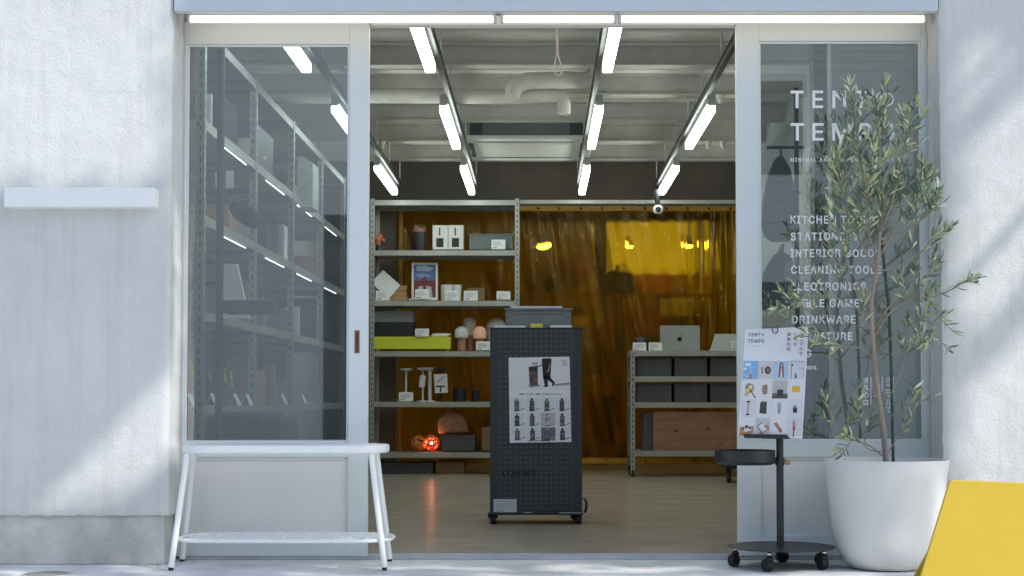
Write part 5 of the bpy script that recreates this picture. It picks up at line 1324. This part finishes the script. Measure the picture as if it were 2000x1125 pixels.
def clothe(path, start, n, l0, l1, dens=1.0, up=.5):
    k = len(path)
    for i in range(n):
        f = start + (1 - start) * ((i + rt_.random()) / n); j = min(k - 2, int(f * (k - 1))); p = path[j].lerp(path[j + 1], rt_.random()); t = (path[j + 1] - path[j]).normalized()
        o = Vector((rt_.gauss(0, 1), rt_.gauss(0, .8), rt_.gauss(0, .6))).normalized()
        twig(p, t * .7 + o * .75 + Vector((0, 0, up)), rt_.uniform(l0, l1), dens)
    twig(path[-1], (path[-1] - path[-2]), l1, dens)
main = [(1733, 940), (1730, 901), (1724, 820), (1711, 752), (1707, 697), (1706, 646), (1702, 585), (1712, 525), (1719, 455)]
tp = poly3(main, -.02, .0125, .0075, 12)
br = [ # pixels, depth drift, radius, twigs, start, min/max twig length, density
    ([(1719, 455), (1722, 390), (1720, 310), (1723, 262), (1722, 218)], -.04, .006, 26, .05, .07, .15, 1, .7),
    ([(1719, 455), (1702, 400), (1684, 330), (1674, 270), (1667, 222)], .05, .005, 21, .10, .07, .14, 1, .7),
    ([(1719, 455), (1742, 400), (1757, 330), (1768, 290), (1774, 258)], -.10, .005, 19, .10, .07, .14, 1, .7),
    ([(1710, 500), (1692, 440), (1690, 380), (1697, 350)], -.16, .004, 17, .1, .07, .14, 1, .7),
    ([(1710, 530), (1680, 470), (1655, 410), (1644, 365), (1638, 340)], .0, .0045, 20, .2, .07, .14, .95, .6),
    ([(1712, 520), (1745, 450), (1778, 400), (1796, 372), (1802, 362)], .12, .0045, 17, .25, .06, .13, .95, .6),
    ([(1716, 480), (1760, 455), (1795, 430), (1814, 418), (1824, 408)], -.14, .0045, 15, .3, .07, .13, .95, .6),
    ([(1706, 600), (1672, 545), (1650, 500), (1638, 470), (1625, 440)], -.10, .004, 10, .45, .07, .13, .9, .5),
    ([(1704, 620), (1670, 560), (1640, 540), (1625, 515)], .06, .004, 6, .5, .06, .11, .8, .5),
    ([(1712, 530), (1750, 520), (1788, 500), (1812, 484), (1826, 470)], .05, .004, 9, .45, .06, .11, .85, .4),
    ([(1705, 640), (1670, 600), (1630, 581), (1590, 577), (1560, 588)], -.08, .004, 8, .5, .07, .12, .8, .25),
    ([(1706, 650), (1650, 628), (1600, 612), (1565, 600)], -.02, .003, 5, .6, .06, .10, .8, .3),
    ([(1706, 660), (1740, 610), (1775, 585), (1816, 584), (1828, 606)], -.10, .0045, 12, .35, .07, .13, .9, .3),
    ([(1707, 640), (1750, 580), (1800, 550), (1820, 520)], .10, .004, 10, .4, .07, .12, .9, .4),
    ([(1790, 590), (1850, 570), (1872, 556), (1886, 549)], -.18, .003, 6, .3, .05, .09, .8, .3),
    ([(1709, 690), (1745, 655), (1790, 632), (1815, 628), (1830, 650)], -.14, .004, 10, .5, .06, .11, .9, .2),
    ([(1711, 705), (1682, 681), (1640, 678), (1612, 668)], -.05, .0035, 8, .5, .06, .10, .9, .2),
    ([(1680, 680), (1684, 640), (1688, 610)], -.04, .0025, 3, .4, .05, .08, .8, .5),
    ([(1730, 895), (1700, 872), (1665, 860), (1640, 842), (1624, 818)], -.10, .003, 9, .35, .06, .09, .9, .5),
    ([(1690, 868), (1682, 830), (1676, 800)], -.02, .0025, 9, .2, .06, .10, .8, .7),
    ([(1732, 888), (1752, 858), (1768, 830)], .02, .0025, 4, .4, .05, .08, .8, .6),
    ([(1738, 815), (1758, 795), (1785, 788)], -.06, .0025, 4, .4, .05, .09, .8, .5),
    ([(1740, 770), (1762, 720), (1768, 660)], .02, .0025, 4, .4, .05, .08, .7, .5),
    ([(1728, 880), (1700, 880), (1672, 858), (1655, 870)], -.08, .002, 3, .5, .05, .07, .8, -.2),
    ([(1740, 690), (1765, 690), (1790, 680), (1800, 650)], -.06, .0025, 10, .3, .05, .09, .9, .4)]
for (l, dz, r0, nt_, stt, l0, l1, dn, up) in br:
    clothe(poly3(l, dz, r0, .0018), stt, max(2, round(nt_ * (1.0 if nt_ > 13 else .7))), l0 * .85, l1 * .85, dn * .9, up)
obj("trunk", trunk, BARK, tree, smooth=True)
obj("crown", leaves, LEAF, tree)

# ------------------------------------------------------------------ nameplate, yellow sign, drain
YN = .07
t = thing("nameplate_box", "blank white box-shaped nameplate fixed on the left rendered wall", "sign", W(155, 404, YW))
x0, x1 = XX(7, YW - YN, 385), XX(301, YW - YN, 385)
obj("box", M().box(x0, x1, YW - YN, YW + .005, ZZ(404, YW - YN), ZZ(366, YW - YN)), WHITEM, t, bevel=.004)
YY = 4.7
t = thing("sign_board", "plain bright yellow A-board standing at the right corner of the photo", "sign", W(1960, 1200, YY))
pf = Plane((0, YY, 0), (0, -1, .10)); pk = Plane((0, YY + .26, 0), (0, 1, .30))
zf = lambda x, y: pf(x, y)
l = [(1769, 1217), (1797, 1128), (1854, 942), (1857.5, 937.5), (1863, 937), (2092, 946), (2180, 1217)]
m = M(); m.prism([pf(*a) for a in l[::-1]], .014, pf.n); obj("front_panel", m, YELLOW, t, bevel=.003)
top = [pf(1885, 941), pf(2065, 948)]; bx = [Vector((XX(1812, YY), YY + .42, 0.003)), Vector((XX(2150, YY), YY + .42, .003))]
m = M(); m.prism([bx[0], bx[1], top[1] + Vector((0, .03, -.02)), top[0] + Vector((0, .03, -.02))], -.012, (0, -1, 0)); obj("back_panel", m, YELLOW, t, bevel=.003)
c = W(98, 1121, 5.97)
t = thing("drain_cover", "round grey drain cover set in the concrete near the plinth", "drain cover", (c.x, 5.93, 0))
obj("lid", M().lathe([(.085, 0), (.085, .003), (.075, .004), (.0, .004)], c.x, 5.93, 0, 36), mat("weathered_iron", (.30, .29, .27), .6, metal=.2, var=.25, scale=12), t, smooth=True)
obj("ring", M().lathe([(.098, 0), (.098, .0025), (.0865, .0025)], c.x, 5.93, 0, 36), PLINTH, t)

# ------------------------------------------------------------------ across the street: what shades and mirrors
t = thing("opposite_house", "pale rendered house across the street", "house", (-4, -11, 0))
obj("wall", M().box(-12, 14, -14, -9, -.12, 7.0), OPPW, t)
for i in range(9):
    if i in (2, 3, 6): continue
    for k in range(2): obj("window", M().box(-11 + i * 2.7, -9.6 + i * 2.7, -8.999, -8.96, 1.0 + k * 3.0, 2.4 + k * 3.0), DWIN, t)
m = M().box(-3.2, -1.2, -8.99, -8.965, -.10, 3.4)
for k in range(34): m.box(-3.2, -1.2, -8.9645, -8.955, -.08 + k * .10, -.02 + k * .10)
obj("roller_shutter", m, mat("dark_teal_shutter", (.05, .075, .08), .5, var=.1), t)
m = M()
for k in range(46): m.box(-12, -3.25, -8.998, -8.985, k * .15, k * .15 + .13); m.box(-1.15, 14, -8.998, -8.985, k * .15, k * .15 + .13)
obj("siding", m, OPPW, t)
obj("roof", M().box(-12.3, 14.3, -14.3, -8.7, 7.001, 7.2), BEAM, t)

def shade_density(x, y):
    """how thickly the street tree stands between the sun and the facade point at photo pixel x, y"""
    u = x + y; d = 0
    if 470 < x < 1850 and -160 < y < 1000: d = 1
    elif x <= 470 and y < 980:
        if u > 1235: d = .8
        elif x < 345 and u < 1045 and (u > 690 or y > 400): d = .9 if not (x < 25 and 650 < y < 800) else .3
        elif x < 345 and u <= 690 and (u > 650 or y > 380): d = .45
        if 345 <= x <= 470 and y < 300: d = .5
    elif 1000 <= y < 1060: d = .75
    elif 1060 <= y < 1150: d = .05 + .65 * (noise.noise((x * .008, y * .016, 4.4)) > 0)
    elif 1150 <= y < 1400: d = .55 * (noise.noise((x * .0055, y * .011, 8.3)) > (.16 if 560 < x < 1900 else -.05))
    if 1690 < x < 1830 and 180 < y < 640: d *= .35 + .5 * (noise.noise((x * .02, y * .02, 1)) > 0)
    if x >= 1850 and y < 1100: d = .5 * (noise.noise((u * .011, 2, 3)) > .2)
    return d
t = thing("shade_tree", "unseen leafy tree outside the shop, its crown shaped to shade the shopfront", "tree", (10.3, .9, 0))  # unseen tree, its leaves laid out to cast the shade on the facade
m = M(); rs_ = random.Random(5)
n = 0
while n < 15000:
    x = rs_.uniform(-250, 2050); y = rs_.uniform(-180, 1400)
    if rs_.random() > shade_density(x, y): continue
    n += 1
    p = W(x, min(y, 1085), YW)
    if y > 1085: p.z -= (y - 1085) * YW / F
    p = p + SUN * rs_.uniform(10.0, 13.5)
    a = Vector((rs_.gauss(0, 1), rs_.gauss(0, 1), rs_.gauss(0, 1))).normalized(); b = a.orthogonal().normalized(); c_ = a.cross(b); s = rs_.uniform(.04, .07)
    m.add([p - b * s * 1.5, p - c_ * s * .7, p + b * s * 1.5, p + c_ * s * .7], [(0, 1, 2, 3)])
obj("crown", m, TLEAF, t)
m = M().tube([Vector((10.3, .9, 0)), Vector((10.25, .9, 4.5)), Vector((10.2, .9, 9)), Vector((9.0, 1.0, 10.2)), Vector((7.8, 1.0, 10.35))], [.2, .17, .13, .09, .04], 12)
for q in ((8.6, .6, 11.2), (9.4, 1.6, 11.0), (8.0, 1.6, 10.9)): m.tube([Vector((10.0, .92, 9.4)), Vector(q)], [.07, .03], 8)
obj("trunk", m, BARK, t, smooth=True)
# cables crossing the street
for (px, py, r) in ((1960, 90, .020), (1990, 430, .024)):
    p = W(px, py, YW) + SUN * 8.0
    m = M().cyl((p.x, -8.9, p.z), (p.x, 6.2, p.z), r, seg=10)
    tag(obj("overhead_cable", m, RUBBER), "thick black cable bundle crossing above the street", "cable", "overhead cables above the street")
